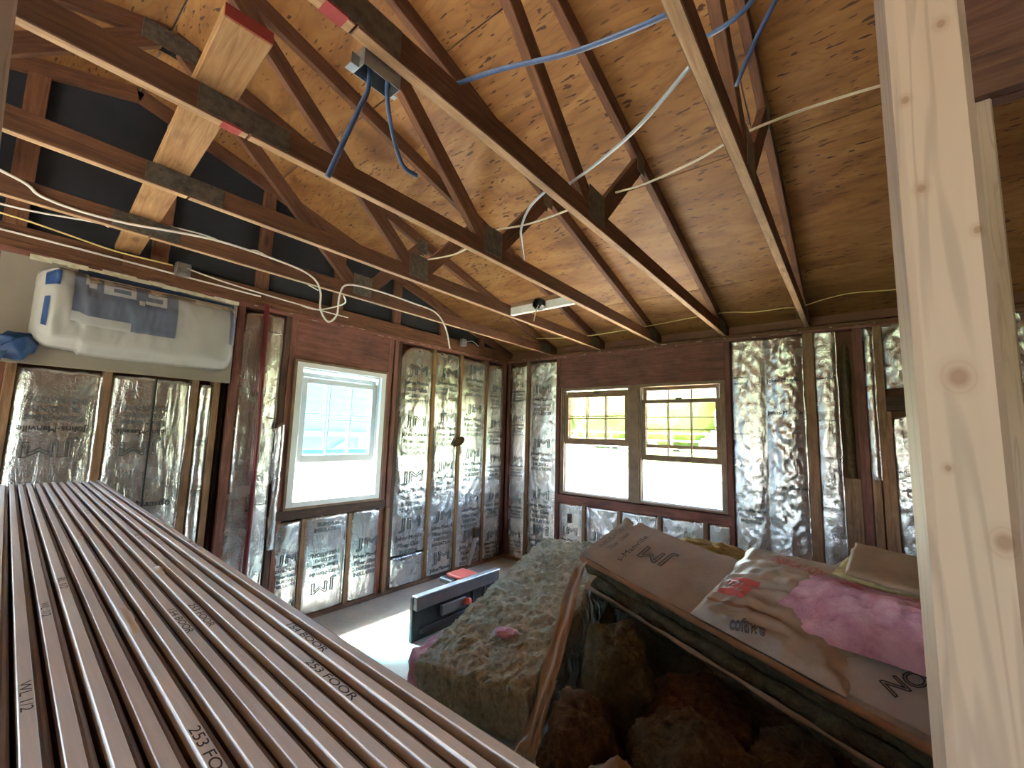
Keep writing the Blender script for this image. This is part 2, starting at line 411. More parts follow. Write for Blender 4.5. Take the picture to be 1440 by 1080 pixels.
# walls on the far side of the house, with the openings the light comes in by
wr = struct(empty('wall_rear', (4, -7.6, 0)))
for lo, hi in (((-.1, -7.7, 0), (1.5, -7.6, 2.6)), ((1.5, -7.7, 2.08), (4.0, -7.6, 2.6)), ((1.5, -7.7, 0), (4.0, -7.6, .85)), ((4.0, -7.7, 0), (8.2, -7.6, 2.6))):
    box('sheathing', lo, hi, 'old_sheathing', wr)
we = struct(empty('wall_end', (8.1, -3.8, 0)))
V = [(8.1, .1, 0), (8.1, -7.7, 0), (8.1, -7.7, 2.56), (8.1, -3.8, 3.66), (8.1, .1, 2.56)]
mobj('sheathing', V + [(8.2, y, z) for _, y, z in V], [(0, 1, 2, 3, 4), (9, 8, 7, 6, 5)] + [(i, i + 5, (i + 1) % 5 + 5, (i + 1) % 5) for i in range(5)], 'old_sheathing', we)

# ------------------------------------------------------------------ wall with the white window (plane x = 0)
wl = struct(empty('wall_left', (0, -3.8, 0)))
WL = (-2.673, -1.832, .885, 2.055)     # window opening y0 y1 z0 z1
WS = (-6.0, -4.75, .85, 2.10)          # further window of the same wall, out to the side
for lo, hi in (((-.115, -7.7, 0), (-.092, WS[0], 2.5)), ((-.115, WS[0], 0), (-.092, WS[1], WS[2])), ((-.115, WS[0], WS[3]), (-.092, WS[1], 2.5)), ((-.115, WS[1], 0), (-.092, WL[0], 2.5)), ((-.115, WL[1], 0), (-.092, .1, 2.5)),
               ((-.115, WL[0], 0), (-.092, WL[1], WL[2])), ((-.115, WL[0], WL[3]), (-.092, WL[1], 2.5))):
    box('sheathing', lo, hi, 'old_sheathing', wl)
box('bottom_plate', (-.09, -7.6, 0), (0, 0, .038), 'stud_wood', wl)
box('top_plate', (-.09, -7.6, Z0), (0.004, 0, Z0 + .037), 'red_wood', wl)
box('top_plate', (-.09, -7.6, Z0 + .038), (0, 0, ZP), 'truss_wood', wl)
for k in range(22):                                        # plaster left on the plates
    y = -3.05 + k * .135 + random.uniform(-.06, .06); zz = Z0 + random.uniform(.004, .036); L = random.choice((.012, .02, .03, .06))
    lumpy = box('plaster_crust', (.003, y, zz), (.007 + random.uniform(0, .003), y + L, zz + random.uniform(.004, .008)), 'plaster_dirty', wl, b=.003)
def stud_l(y, z0=.038, z1=Z0, w=.038, mat='stud_wood', d=0., x0=-.09):
    return box('stud', (x0, y - w / 2, z0), (d, y + w / 2, z1), mat, wl)
for y in (-4.15, -3.77, -3.33): stud_l(y, mat='stud_wood')
stud_l(-3.205, mat='stud_wood'); stud_l(-3.10, mat='red_wood', w=.05)
stud_l(-2.765, mat='dark_wood', d=.002); stud_l(-2.715, z1=Z0, w=.05, mat='red_wood')
stud_l(-1.79, w=.05, mat='red_wood'); stud_l(-1.725, w=.045, mat='red_wood', d=.004); stud_l(-1.677, w=.04, mat='dark_wood', d=-.004)
stud_l(-1.735, z0=.04, z1=.80, w=.04, d=.03, x0=.006)
for y in (-1.228, -.823): stud_l(y, mat='amber_wood', w=.04)
stud_l(-.383, mat='stud_wood'); stud_l(-.035, mat='red_wood', w=.05)
for y in (-2.508, -2.102): stud_l(y, z1=.79, mat='stud_wood')
for y in (-4.6, -6.15, -6.6, -7.0, -7.4): stud_l(y)
for y in (-5.0, -5.4, -5.8): stud_l(y, z1=WS[2] - .04); stud_l(y, z0=WS[3] + .04)
box('sill_board', (-.09, WS[0], WS[2] - .04), (0, WS[1], WS[2]), 'red_wood', wl); box('header_board', (-.09, WS[0], WS[3]), (0, WS[1], WS[3] + .04), 'red_wood', wl)
box('header_board', (-.09, -2.745, 2.058), (-.004, -1.755, Z0), 'red_wood', wl)
box('sill_board', (-.09, -2.745, .80), (.004, -1.755, .872), 'dark_wood', wl)
box('black_cable', (-.05, -3.158, .3), (-.035, -3.146, 2.3), 'black_plastic', wl)
box('black_cable', (.004, -3.548, .3), (.012, -3.538, 1.80), 'black_plastic', wl)

# ------------------------------------------------------------------ wall with the pair of brown windows (plane y = 0)
wq = struct(empty('wall_right', (3, 0, 0)))
WQ = (.815, 2.57, .86, 2.06)
for lo, hi in (((-.1, .092, 0), (WQ[0], .115, 2.5)), ((WQ[1], .092, 0), (8.2, .115, 2.5)),
               ((WQ[0], .092, 0), (WQ[1], .115, WQ[2])), ((WQ[0], .092, WQ[3]), (WQ[1], .115, 2.5))):
    box('sheathing', lo, hi, 'old_sheathing', wq)
box('bottom_plate', (0, 0, 0), (8.1, .09, .038), 'stud_wood', wq)
box('top_plate', (0, -.004, Z0 + .02), (8.1, .09, Z0 + .045), 'red_wood', wq)
box('top_plate', (0, 0, Z0 + .046), (8.1, .09, ZP), 'truss_wood', wq)
for k in range(24):
    x = .3 + k * .145 + random.uniform(-.06, .06); zz = Z0 + random.uniform(.025, .052); L = random.choice((.012, .02, .03, .06))
    box('plaster_crust', (x, -.009 - random.uniform(0, .004), zz), (x + L, -.003, zz + random.uniform(.004, .009)), 'plaster_dirty', wq, b=.003)
box('eave_board', (0, .092, 2.46), (8.1, .115, 2.66), 'old_sheathing', wq)
def stud_r(x, z0=.038, z1=Z0 + .02, w=.038, mat='stud_wood', d=0., y1=.09):
    return box('stud', (x - w / 2, -d, z0), (x + w / 2, y1, z1), mat, wq)
stud_r(.03, mat='red_wood'); stud_r(.333, mat='stud_wood', w=.042)
stud_r(.775, mat='red_wood', w=.05); stud_r(2.594, mat='red_wood', w=.046)
for x in (1.121, 1.533, 1.952, 2.373): stud_r(x, z1=.76, mat='stud_wood')
stud_r(3.21, mat='stud_wood', w=.07); stud_r(3.53, mat='red_wood', w=.06); stud_r(3.65, mat='stud_wood', w=.05)
for x in (4.07, 4.48, 4.9, 5.3, 5.7, 6.1, 6.5, 6.9, 7.3, 7.7): stud_r(x)
box('nailing_board', (3.40, -.012, .04), (3.50, .03, 1.25), 'stud_wood', wq)
box('nailing_board', (3.565, -.006, .04), (3.615, .03, 1.62), 'stud_wood', wq)
box('nailing_board', (3.66, -.012, .04), (3.70, .03, 1.76), 'stud_wood', wq)
box('blocking', (3.67, .0, 1.765), (4.05, .09, 1.87), 'dark_wood', wq)
box('header_board', (.80, .004, 2.062), (2.57, .09, Z0 + .02), 'red_wood', wq)
box('header_board', (.752, -.004, 2.062), (.80, .09, Z0 + .02), 'red_wood', wq)
box('sill_board', (.77, -.006, .762), (2.60, .09, .85), 'red_wood', wq)
for x in (3.44, 3.455):
    pass

# ------------------------------------------------------------------ foil-faced batts between the studs
def foil_batt(wall, a0, a1, z0, z1, seed, amp=1., crum=0., bulge=.03, off=-.02, prints=(), step=.017, tl=0., tr=0.):
    """foil skin with side flaps; tl/tr: how far the top corners sag away"""
    par = wl if wall == 'L' else wq
    if crum > .3: step = .0115
    na = max(4, int((a1 - a0) / step)); nz = max(6, int((z1 - z0) / (step * 1.5)))
    def P(a, z, d): return Vector((d, a, z)) if wall == 'L' else Vector((a, -d, z))
    def D(a, z):
        t = min(1, max(0, (a - a0) / (a1 - a0))); e = max(0., math.sin(math.pi * t)) ** .6
        d = off + bulge * e * .8
        d += amp * .011 * noise.noise((a * 7 + seed, z * 1.6, seed * 3.1)) * (.3 + e)
        d += amp * .005 * noise.noise((a * 34 + seed, z * 2.6 + 4 * noise.noise((a * 3, z * 1.2, seed)), seed)) * (1.2 - .5 * e)
        d += amp * .0035 * noise.noise((a * 18, z * 22, seed + 9))
        if crum:
            wz = .25 * noise.noise((a * 4, z * 3, seed)); q = noise.noise((a * 6 + seed, z * 3.2 + wz, 1.7)); q2 = noise.noise((a * 14 + seed, z * 9 + a * 6, 5.2)); q3 = noise.noise((a * 30 + 3 * seed, z * 24 - a * 9, 8.2))
            d += crum * (.011 * (1 - abs(q) * 2.4) + .010 * (1 - 2 * abs(q2)) + .0075 * (1 - 2 * abs(q3))) * (.25 + e)
        return d
    V, F = [], []
    for j in range(nz + 1):
        for i in range(na + 1):
            t = i / na; zt = z1 - tl * max(0, 1 - t / .45) ** 2 - tr * max(0, (t - .55) / .45) ** 2 + .006 * noise.noise((t * 9, seed, 2))
            z = z0 + (zt - z0) * j / nz
            a = a0 + (a1 - a0) * t
            if i in (0, na): a += .007 * noise.noise((z * 5, seed, i))
            V.append(P(a, z, D(a, z)))
    for j in range(nz):
        for i in range(na):
            k = j * (na + 1) + i; q = (k, k + 1, k + na + 2, k + na + 1)
            F.append(q if wall == 'R' else q)
    # flaps back into the stud bay
    ring = [j * (na + 1) for j in range(nz + 1)], [j * (na + 1) + na for j in range(nz + 1)], [nz * (na + 1) + i for i in range(na + 1)]
    for r in ring:
        n0 = len(V)
        for k in r:
            p = V[k]; V.append(Vector((-.075, p.y, p.z)) if wall == 'L' else Vector((p.x, .075, p.z)))
        for i in range(len(r) - 1): F.append((r[i], r[i + 1], n0 + i + 1, n0 + i))
    o = mobj('foil_batt', V, F, 'foil', par, smooth=True)
    if prints:
        s = 1 if wall == 'R' else 1
        def fm(a, z, l): return P(a, z, D(a, z) + l + .002)
        for mat in ('print_black', 'print_grey'):
            it = []
            for (txt, ol, mt, ca, cz, w, rot, h) in prints:
                if mt != mat: continue
                it.append((txt, ol, ca, cz, w, rot, h))
            if it: lettering(it, fm, mat, o, 'print')
    return o
def block(a, z, w, flip=False, grey=True, parts='JNFBI'):
    """the repeating print of one panel: big outlined letters, name, three lines"""
    r = math.pi if flip else 0.; s = -1 if flip else 1; k = w / .30
    g = 'print_grey'; L = []
    if 'J' in parts: L.append(('JM', .019, g, a, z + s * .0, w * .82, r, .13 * k))
    if 'N' in parts: L.append(('Johns-Manville', 0, 'print_black', a, z - s * .115 * k, w, r, .05 * k))
    if 'F' in parts: L.append(('Fiber Glass', .026, g, a, z - s * .175 * k, w * .85, r, .04 * k))
    if 'B' in parts: L.append(('BUILDING', .026, g, a, z - s * .232 * k, w * .72, r, .036 * k))
    if 'I' in parts: L.append(('INSULATION', .026, g, a, z - s * .285 * k, w * .9, r, .036 * k))
    return L
B = block
def col(a, w, zs, flip=False, parts='JNFBI'): return [q for z in zs for q in B(a, z, w, flip, parts=parts)]
foil_batt('L', -4.13, -3.79, .5, 1.80, 1.3, .8, prints=col(-3.965, .27, (1.37,), True) + col(-3.965, .27, (.9,), True))
foil_batt('L', -3.75, -3.352, .5, 1.80, 2.7, 1., .25, prints=col(-3.58, .25, (1.37,), True) + B(-3.55, 1.13, .3, parts='N') + B(-3.56, .82, .27))
foil_batt('L', -3.305, -3.228, .4, 1.79, 3.1, 1.4, prints=B(-3.265, 1.40, .06, parts='JN') + B(-3.265, 1.1, .06))
foil_batt('L', -3.07, -2.79, .05, 2.375, 4.6, 1.1, .2, tl=.03, tr=.0, prints=B(-2.86, 2.28, .11, parts='N') + B(-2.86, 1.62, .1, parts='N') + B(-2.86, .98, .1, parts='N'))
foil_batt('L', -2.785, -2.725, .6, 1.55, 14.6, 1.3, .3, tl=.05, off=-.004)
foil_batt('L', -2.75, -2.527, .05, .78, 5.2, 1., .35, prints=B(-2.615, .50, .20) + B(-2.62, .15, .2))
foil_batt('L', -2.489, -2.121, .05, .795, 6.8, .7, prints=B(-2.30, .24, .26, True) + B(-2.30, 1.12, .26, parts='FBI') + B(-2.3, .93, .26, parts='BI'))
foil_batt('L', -2.083, -1.765, .05, .80, 7.7, .9, .25, tr=.03, prints=B(-1.92, .50, .26) + B(-1.92, .16, .26, parts='FBI'))
foil_batt('L', -1.655, -1.25, .33, 2.37, 8.3, 1.5, .12, tl=.14, prints=col(-1.45, .32, (2.12, 1.60, 1.05, .60)))
foil_batt('L', -1.645, -1.25, .05, .31, 18.3, 1.2, .5)
foil_batt('L', -1.206, -.845, .05, 2.375, 9.4, 1.5, .12, prints=col(-1.02, .29, (2.15, 1.66, 1.14, .62, .2)))
foil_batt('L', -.80, -.403, .05, 2.36, 10.9, 1.3, .12, prints=col(-.60, .3, (2.24, 1.78, 1.27, .76, .36)))
foil_batt('L', -.363, -.062, .05, 2.355, 11.5, 1., .08, prints=col(-.21, .24, (2.06, 1.62, 1.2, .75, .3)))
foil_batt('R', .058, .31, .05, 2.37, 12.2, 1.1, .08, prints=col(.18, .2, (2.12, 1.7, 1.2, .7, .3)))
foil_batt('R', .356, .748, .05, 2.39, 13.8, 1.1, .35, prints=col(.55, .3, (2.05, 1.4, .8, .4)))
for i, (a, c) in enumerate(((.802, 1.10), (1.142, 1.512), (1.554, 1.931), (1.973, 2.352), (2.394, 2.60))):
    foil_batt('R', a, c, .05, .755, 20.3 + i * 1.7, .9, .45, prints=B((a + c) / 2, .46, .24))
foil_batt('R', 2.622, 2.905, .05, 2.41, 31.2, 1., .45, bulge=.035, prints=B(2.70, 2.12, .13, parts='NB') + B(2.69, 1.62, .13, parts='N') + B(2.75, 1.0, .22, parts='NFB'))
foil_batt('R', 2.885, 3.170, .05, 2.40, 33.9, 1.2, .95, bulge=.05, off=-.015, prints=B(3.03, 2.12, .25, parts='N') + B(3.03, 1.85, .26, parts='N') + B(3.05, 1.22, .22, parts='N') + B(3.0, .66, .26, parts='N'))
foil_batt('R', 3.245, 3.395, .05, 2.42, 36.1, 1.3, .4, prints=B(3.32, 2.08, .13, parts='N') + B(3.32, 1.64, .14, True, parts='N') + B(3.32, 1.06, .14, parts='N'))
foil_batt('R', 3.56, 3.625, 1.25, 2.41, 38.4, 1.6, .5, prints=B(3.592, 2.1, .05, parts='N'))
foil_batt('R', 3.675, 4.05, 1.93, 2.42, 40.4, 1.2, .9)
foil_batt('R', 3.70, 4.05, .05, 1.74, 42.8, 1.2, .8, tl=.04, prints=B(3.80, 1.40, .22, parts='N'))
foil_batt('R', 4.09, 4.46, .05, 2.42, 44.8, 1.2, .6)
# bare wool slumped in the open stud bay
def blobgrid(name, fn, nu, nv, mat, parent=None, closed_u=False):
    V = [fn(i / nu, j / nv) for j in range(nv + 1) for i in range(nu + 1)]; F = []
    for j in range(nv):
        for i in range(nu):
            k = j * (nu + 1) + i; F.append((k, k + 1, k + nu + 2, k + nu + 1))
    return mobj(name, V, F, mat, parent, smooth=True)
def bay(u, v):
    z = .1 + 2.24 * v; w = .036 * (1 - .5 * max(0, v - .85) / .15) * (.9 + .25 * noise.noise((0, z * 5, 3)))
    a = math.pi * u; r = 1 if v < .985 else .2
    return Vector((3.445 - math.cos(a) * w * r + .012 * noise.noise((z * 3, 1, 1)), .075 - (math.sin(a) * .062 + .014 * noise.noise((u * 4, z * 9, 2))) * r, z))
blobgrid('loose_wool', bay, 10, 90, 'old_wool', wq)

# ------------------------------------------------------------------ window_1: white, lower sash pushed up
def P_L(a, z, d): return Vector((d, a, z))
def P_R(a, z, d): return Vector((a, -d, z))
def rects(P, lst): 
    out = []
    for (a0, a1, z0, z1, d0, d1) in lst:
        p, q = P(a0, z0, d0), P(a1, z1, d1)
        out.append((Vector(map(min, p, q)), Vector(map(max, p, q))))
    return out
def framed(name, P, a0, a1, z0, z1, w, d0, d1, mat, parent, wb=None, wt=None):
    wb = w if wb is None else wb; wt = w if wt is None else wt
    return joined(name, rects(P, [(a0, a0 + w, z0, z1, d0, d1), (a1 - w, a1, z0, z1, d0, d1), (a0 + w, a1 - w, z0, z0 + wb, d0, d1), (a0 + w, a1 - w, z1 - wt, z1, d0, d1)]), mat, parent)
def sash(P, a0, a1, z0, z1, d, mat, glass, parent, w=.045, bars=(3, 2), bw=.012, wb=None, thick=.03, wt=None):
    wb = wb or w; wt = wt or w
    s = framed('sash', P, a0, a1, z0, z1, w, d - thick / 2, d + thick / 2, mat, parent, wb, wt)
    ga0, ga1, gz0, gz1 = a0 + w, a1 - w, z0 + wb, z1 - wt
    nx, nz = bars
    for i in range(nx):
        for j in range(nz):
            p0, p1 = ga0 + (ga1 - ga0) * i / nx, ga0 + (ga1 - ga0) * (i + 1) / nx
            q0, q1 = gz0 + (gz1 - gz0) * j / nz, gz0 + (gz1 - gz0) * (j + 1) / nz
            lo, hi = rects(P, [(p0, p1, q0, q1, d - .002, d + .002)])[0]
            box('pane', lo, hi, glass, s, b=.0002)
    for i in range(1, nx):
        a = ga0 + (ga1 - ga0) * i / nx; lo, hi = rects(P, [(a - bw / 2, a + bw / 2, gz0, gz1, d - .008, d + .008)])[0]; box('glazing_bar', lo, hi, mat, s)
    for j in range(1, nz):
        z = gz0 + (gz1 - gz0) * j / nz; lo, hi = rects(P, [(ga0, ga1, z - bw / 2, z + bw / 2, d - .0075, d + .0075)])[0]; box('glazing_bar', lo, hi, mat, s)
    return s
w1 = struct(empty('window_1', (0, -2.25, .885)))
framed('window_frame', P_L, WL[0], WL[1], WL[2], WL[3], .05, -.10, .012, 'vinyl_white', w1)
framed('inner_stop', P_L, WL[0] + .05, WL[1] - .05, WL[2] + .05, WL[3] - .05, .014, -.10, -.02, 'vinyl_white', w1)
sash(P_L, -2.612, -1.893, 1.30, 1.975, -.080, 'vinyl_white', 'glass_blue', w1, w=.04)
rs = sash(P_L, -2.60, -1.90, 1.235, 1.93, -.045, 'vinyl_white', 'glass_blue', w1, w=.045, wb=.06)
for y in (-2.42, -2.09): box('sash_lock', (-.03, y - .025, 1.93), (-.008, y + .025, 1.945), 'vinyl_white', rs)
framed('casing', P_L, WL[0] - .018, WL[1] + .018, WL[2] - .012, WL[3] + .01, .02, -.005, .014, 'window_wood', w1)

# ------------------------------------------------------------------ window_2: pair of brown wooden sashes
w3 = struct(empty('window_3', (0, -5.37, .85)))
framed('window_frame', P_L, WS[0], WS[1], WS[2], WS[3], .05, -.10, .01, 'vinyl_white', w3)
sash(P_L, WS[0] + .05, WS[1] - .05, 1.44, WS[3] - .05, -.07, 'vinyl_white', 'glass', w3)
sash(P_L, WS[0] + .05, WS[1] - .05, WS[2] + .05, 1.48, -.04, 'vinyl_white', 'glass', w3)
w2 = struct(empty('window_2', (1.69, 0, .86)))
framed('window_frame', P_R, WQ[0], WQ[1], WQ[2], WQ[3], .028, -.10, .004, 'window_wood', w2, wb=.02, wt=.03)
joined('mullion', rects(P_R, [(1.652, 1.752, WQ[2], WQ[3] - .03, -.10, .006)]), 'window_wood', w2)
for a0, a1 in ((.843, 1.652), (1.752, 2.542)):
    joined('track', rects(P_R, [(a0, a0 + .03, .88, 2.03, -.095, -.03), (a1 - .03, a1, .88, 2.03, -.095, -.03), (a0, a1, .86, .895, -.10, -.012)]), 'track_metal', w2)
    joined('stop', rects(P_R, [(a0, a0 + .018, .88, 2.03, -.028, -.004), (a1 - .018, a1, .88, 2.03, -.028, -.004)]), 'window_wood', w2)
sash(P_R, .872, 1.622, 1.455, 2.02, -.075, 'window_wood', 'glass_warm', w2, w=.034)
sl = sash(P_R, .866, 1.628, 1.42, 1.985, -.04, 'window_wood', 'glass_warm', w2, w=.038, wb=.05)
sash(P_R, 1.782, 2.512, 1.415, 2.03, -.075, 'window_wood', 'glass_warm', w2, w=.034)
sr = sash(P_R, 1.776, 2.518, 1.29, 1.90, -.04, 'window_wood', 'glass_warm', w2, w=.038, wb=.055)
for s_, a, z in ((sr, 2.147, 1.90), (sl, 1.247, 1.985)):
    p = P_R(a, z, -.04); box('sash_lock', p - Vector((.03, .014, 0)), p + Vector((.03, .014, .014)), 'dark_steel', s_)

# ------------------------------------------------------------------ roof trusses
def zraft(y): return 2.50 + SL * (-y if y > -SPAN / 2 else SPAN + y)       # underside of the rafter
cs = 1 / math.sqrt(1 + SL * SL)
def truss(x, name, label, gable=False, reds=True):
    t = empty(name, (x, -SPAN / 2, ZC)); T = .038; H = .089
    for a, c in ((.02, -SPAN / 2 + .02), (-SPAN / 2 + .016, -SPAN - .02)):
        beam('bottom_chord', (x, a, ZC + H / 2), (x, c, ZC + H / 2), T, H, 'truss_wood', t, under='pale_wood')
    for sgn in (0, 1):
        f = (lambda y: -SPAN - y) if sgn else (lambda y: y)
        up = Vector((0, -SL if sgn else SL, 1)).normalized()
        a = Vector((x, f(.40), zraft(0) - SL * .40)); c = Vector((x, f(-SPAN / 2), zraft(-SPAN / 2)))
        beam('rafter', a + up * H / 2, c + up * H / 2, T, H, 'truss_wood', t, up=up)
        if gable: continue
        j = Vector((x, f(-2.60), ZC + H)); r = Vector((x, f(-3.74), zraft(-3.74) + .01)); s = Vector((x, f(-2.52), ZC + H)); q = Vector((x, f(-2.02), zraft(-2.02) + .012))
        upw = Vector((0, -1 if not sgn else 1, -.9))
        beam('web', j - Vector((0, 0, .02)), r, T * .98, H, 'truss_wood', t, up=(0, (-1 if sgn else 1), 1))
        beam('web', s - Vector((0, 0, .02)), q, T * .97, H, 'truss_wood', t, up=(0, (1 if sgn else -1), 1))
        for sx in (-1, 1):
            px = x + sx * (T / 2 + .001)
            box('nail_plate', (px - .0012, f(-2.56) - .075, ZC + .022), (px + .0012, f(-2.56) + .075, ZC + .175), 'galvanised', t)
            box('nail_plate', (px - .0012, f(-2.03) - .05, zraft(-2.03) - .06), (px + .0012, f(-2.03) + .05, zraft(-2.03) + .06), 'galvanised', t)
            box('nail_plate', (px - .0012, f(-.14) - .09, ZC + .02), (px + .0012, f(-.14) + .09, ZC + .11), 'galvanised', t)
    if gable:
        k = 0
        for y in [-.62 * i - .5 for i in range(12)]:
            if y < -SPAN + .3: break
            beam('gable_stud', (x, y, ZC + H), (x, y, zraft(y) + .004), .036, .089, 'truss_wood', t, up=(0, 1, 0))
    else:
        for sx in (-1, 1):
            px = x + sx * (T / 2 + .001)
            box('nail_plate', (px - .0012, -3.93, ZC + .006), (px + .0012, -3.66, ZC + .086), 'galvanised', t)
            box('nail_plate', (px - .0012, -3.92, zraft(-3.8) - .05), (px + .0012, -3.68, zraft(-3.8) + .06), 'galvanised', t)
        if reds:
            box('red_end_mark', (x - T / 2 - .0006, -3.86, ZC - .0006), (x + T / 2 + .0006, -3.805, ZC + H + .0006), 'red_paint', t, b=.0002)
    tag(t, label, 'roof truss', 'roof trusses')
    return t
truss(3.21, 'roof_truss', 'brown roof truss closest to the pale upright stud, its bottom chord scarred and splintered')
truss(2.58, 'roof_truss', 'brown roof truss with the open metal junction box on its bottom chord')
truss(1.945, 'roof_truss', 'brown roof truss holding the end of the white block nearer the open junction box')
truss(1.31, 'roof_truss', 'brown roof truss crossed by the flat amber board, one bay before the white-cable truss', reds=False)
truss(.67, 'roof_truss', 'brown roof truss with a looping white cable run along its bottom chord', reds=False)
truss(-.021, 'gable_truss', 'dark gable end truss with short upright studs above the white window wall', gable=True)
# gable cladding, dark on the inside
V = [(-.045, .1, 2.46), (-.045, -7.7, 2.46), (-.045, -7.7, 2.52), (-.045, -3.8, 3.655), (-.045, .1, 2.56)]
g = mobj('wall_gable', V + [(-.08, y, z) for _, y, z in V], [(0, 1, 2, 3, 4), (9, 8, 7, 6, 5)] + [(i, i + 5, (i + 1) % 5 + 5, (i + 1) % 5) for i in range(5)], 'gable_dark')
struct(g)

# amber board laid flat across the bottom chords
ab = empty('bridging_board', (1.2, -3.85, 2.56))
beam('board', (2.27, -3.905, 2.579), (.02, -3.765, 2.579), .118, .038, 'amber_wood', ab)
d_ = (Vector((2.27, -3.905, 0)) - Vector((.02, -3.765, 0))).normalized()
e_ = Vector((2.27, -3.905, 2.579))
beam('red_end', e_ + d_ * .0002, e_ + d_ * .003, .116, .0365, 'red_paint', ab)
tag(ab, 'amber plank with a red painted end laid flat across the truss bottom chords', 'plank')
# white painted block with black ceiling box
wb = empty('painted_block', (1.65, -1.62, 2.55))
beam('block', (1.335, -1.60, 2.503), (1.922, -1.60, 2.503), .038, .062, 'white_paint', wb)
beam('block_top', (1.335, -1.60, 2.552), (1.922, -1.60, 2.552), .036, .036, 'stud_wood', wb)
tag(wb, 'white painted wooden block nailed between two truss bottom chords', 'wood block')
oc = empty('ceiling_box', (1.64, -1.63, 2.50))
V, F = [], []
for k, (r, z) in enumerate(((.0, .0), (.042, .0), (.046, .004), (.046, .055), (.040, .055), (.038, .012), (0, .012))):
    for i in range(8):
        a = math.pi / 8 + i * math.pi / 4; V.append((1.64 + r * math.cos(a), -1.622 - z, 2.505 + r * math.sin(a)))
for k in range(6):
    for i in range(8): F.append((k * 8 + i, k * 8 + (i + 1) % 8, k * 8 + 8 + (i + 1) % 8, k * 8 + 8 + i))
mobj('box_shell', V, F, 'black_plastic', oc)
tube('wire', [(1.65, -1.67, 2.49), (1.655, -1.70, 2.45), (1.64, -1.70, 2.40), (1.63, -1.70, 2.36)], .004, 'cream_cable', oc)
tube('wire', [(1.66, -1.67, 2.50), (1.69, -1.70, 2.49), (1.68, -1.70, 2.455)], .003, 'black_plastic', oc)
tag(oc, 'black octagonal ceiling box with dangling wire on the white block', 'electrical box')

# ------------------------------------------------------------------ junction boxes and cables in the roof
jb = empty('junction_box', (2.51, -3.68, 2.44))
bx0, bx1, by0, by1, bz0, bz1 = 2.505, 2.558, -3.735, -3.625, 2.432, 2.485
joined('box_shell', [((bx0, by0, bz0), (bx0 + .002, by1, bz1)), ((bx1 - .002, by0, bz0), (bx1, by1, bz1)), ((bx0, by0, bz0), (bx1, by0 + .002, bz1)), ((bx0, by1 - .002, bz0), (bx1, by1, bz1)), ((bx0, by0, bz1 - .002), (bx1, by1, bz1))], 'steel_box', jb, b=.0004)
joined('mounting_ear', [((bx0, by0 - .022, bz0), (bx0 + .03, by0, bz0 + .002)), ((bx0 + .028, by0 - .022, bz0), (bx0 + .03, by0, bz0 + .03)), ((bx0 + .01, by1, bz0), (bx0 + .025, by1 + .012, bz0 + .002))], 'steel_box', jb, b=.0004)
tag(jb, 'open galvanised junction box fixed beside the red-tipped truss chord', 'electrical box')
def cable(pts, r, mat, label, flat=1., group='loose roof cables', name='cable', cat='cable'):
    o = tube(name, pts, r, mat, None, 7, flat); return tag(o, label, cat, group)
cable([(2.525, -3.70, 2.475), (2.525, -3.70, 2.40), (2.522, -3.72, 2.33), (2.515, -3.755, 2.21), (2.51, -3.78, 2.12)], .007, 'blue_cable', 'long blue cable end hanging from the junction box towards the lower left', .6)
cable([(2.54, -3.65, 2.475), (2.535, -3.65, 2.42), (2.515, -3.62, 2.36), (2.495, -3.575, 2.30), (2.49, -3.545, 2.275), (2.49, -3.50, 2.275)], .007, 'blue_cable', 'short blue cable hanging from the junction box with a bent tip', .6)
cable([(2.59, -3.45, 2.56), (2.75, -3.43, 2.535), (2.95, -3.39, 2.50), (3.10, -3.365, 2.49), (3.20, -3.34, 2.50)], .0085, 'blue_cable', 'thick blue cable sagging between the two trusses nearest the pale upright', .55)
cable([(2.59, -2.80, 2.56), (2.8, -2.93, 2.51), (3.0, -3.06, 2.475), (3.19, -3.19, 2.475)], .0065, 'grey_cable', 'shiny grey cable crossing diagonally below the thick blue cable', .8)
cable([(1.96, -2.27, 2.565), (2.04, -2.40, 2.60), (2.15, -2.55, 2.60), (2.35, -2.74, 2.57), (2.57, -2.85, 2.56)], .0065, 'grey_cable', 'grey cable hanging in a curve over the plywood between two truss chords', .8)
cable([(1.31, -2.50, 2.64), (1.5, -2.42, 2.66), (1.75, -2.47, 2.655), (1.945, -2.53, 2.65), (2.1, -2.42, 2.69), (2.35, -2.36, 2.73), (2.58, -2.36, 2.735), (2.75, -2.37, 2.72), (3.0, -2.41, 2.72), (3.21, -2.42, 2.76), (3.5, -2.30, 2.84), (3.9, -2.2, 2.86)], .0075, 'cream_cable', 'pale cable threaded through the truss webs along the roof', .6)
cable([(.70, -.35, 2.60), (1.1, -.34, 2.565), (1.48, -.3, 2.565), (2.03, -.3, 2.585), (2.6, -.3, 2.61), (2.87, -.3, 2.578), (3.10, -.3, 2.575), (3.19, -.26, 2.56), (3.21, -.22, 2.49)], .006, 'yellow_cable', 'yellow cable strung along the eaves above the paired windows', .7)
cable([(3.22, -.3, 2.575), (3.48, -.3, 2.62), (3.78, -.3, 2.60), (4.2, -.3, 2.6)], .006, 'yellow_cable', 'yellow cable end passing behind the pale upright stud', .7)
cable([(3.19, -3.06, 2.66), (3.30, -3.10, 2.64), (3.42, -3.16, 2.68), (3.58, -3.2, 2.76)], .008, 'blue_cable', 'dark blue cable near the top edge beside the scarred truss', .7)
cable([(3.24, -2.86, 2.63), (3.32, -2.98, 2.66), (3.42, -3.08, 2.72), (3.5, -3.16, 2.80)], .007, 'blue_cable', 'dark blue cable crossing the other near the top of the scarred truss', .7)
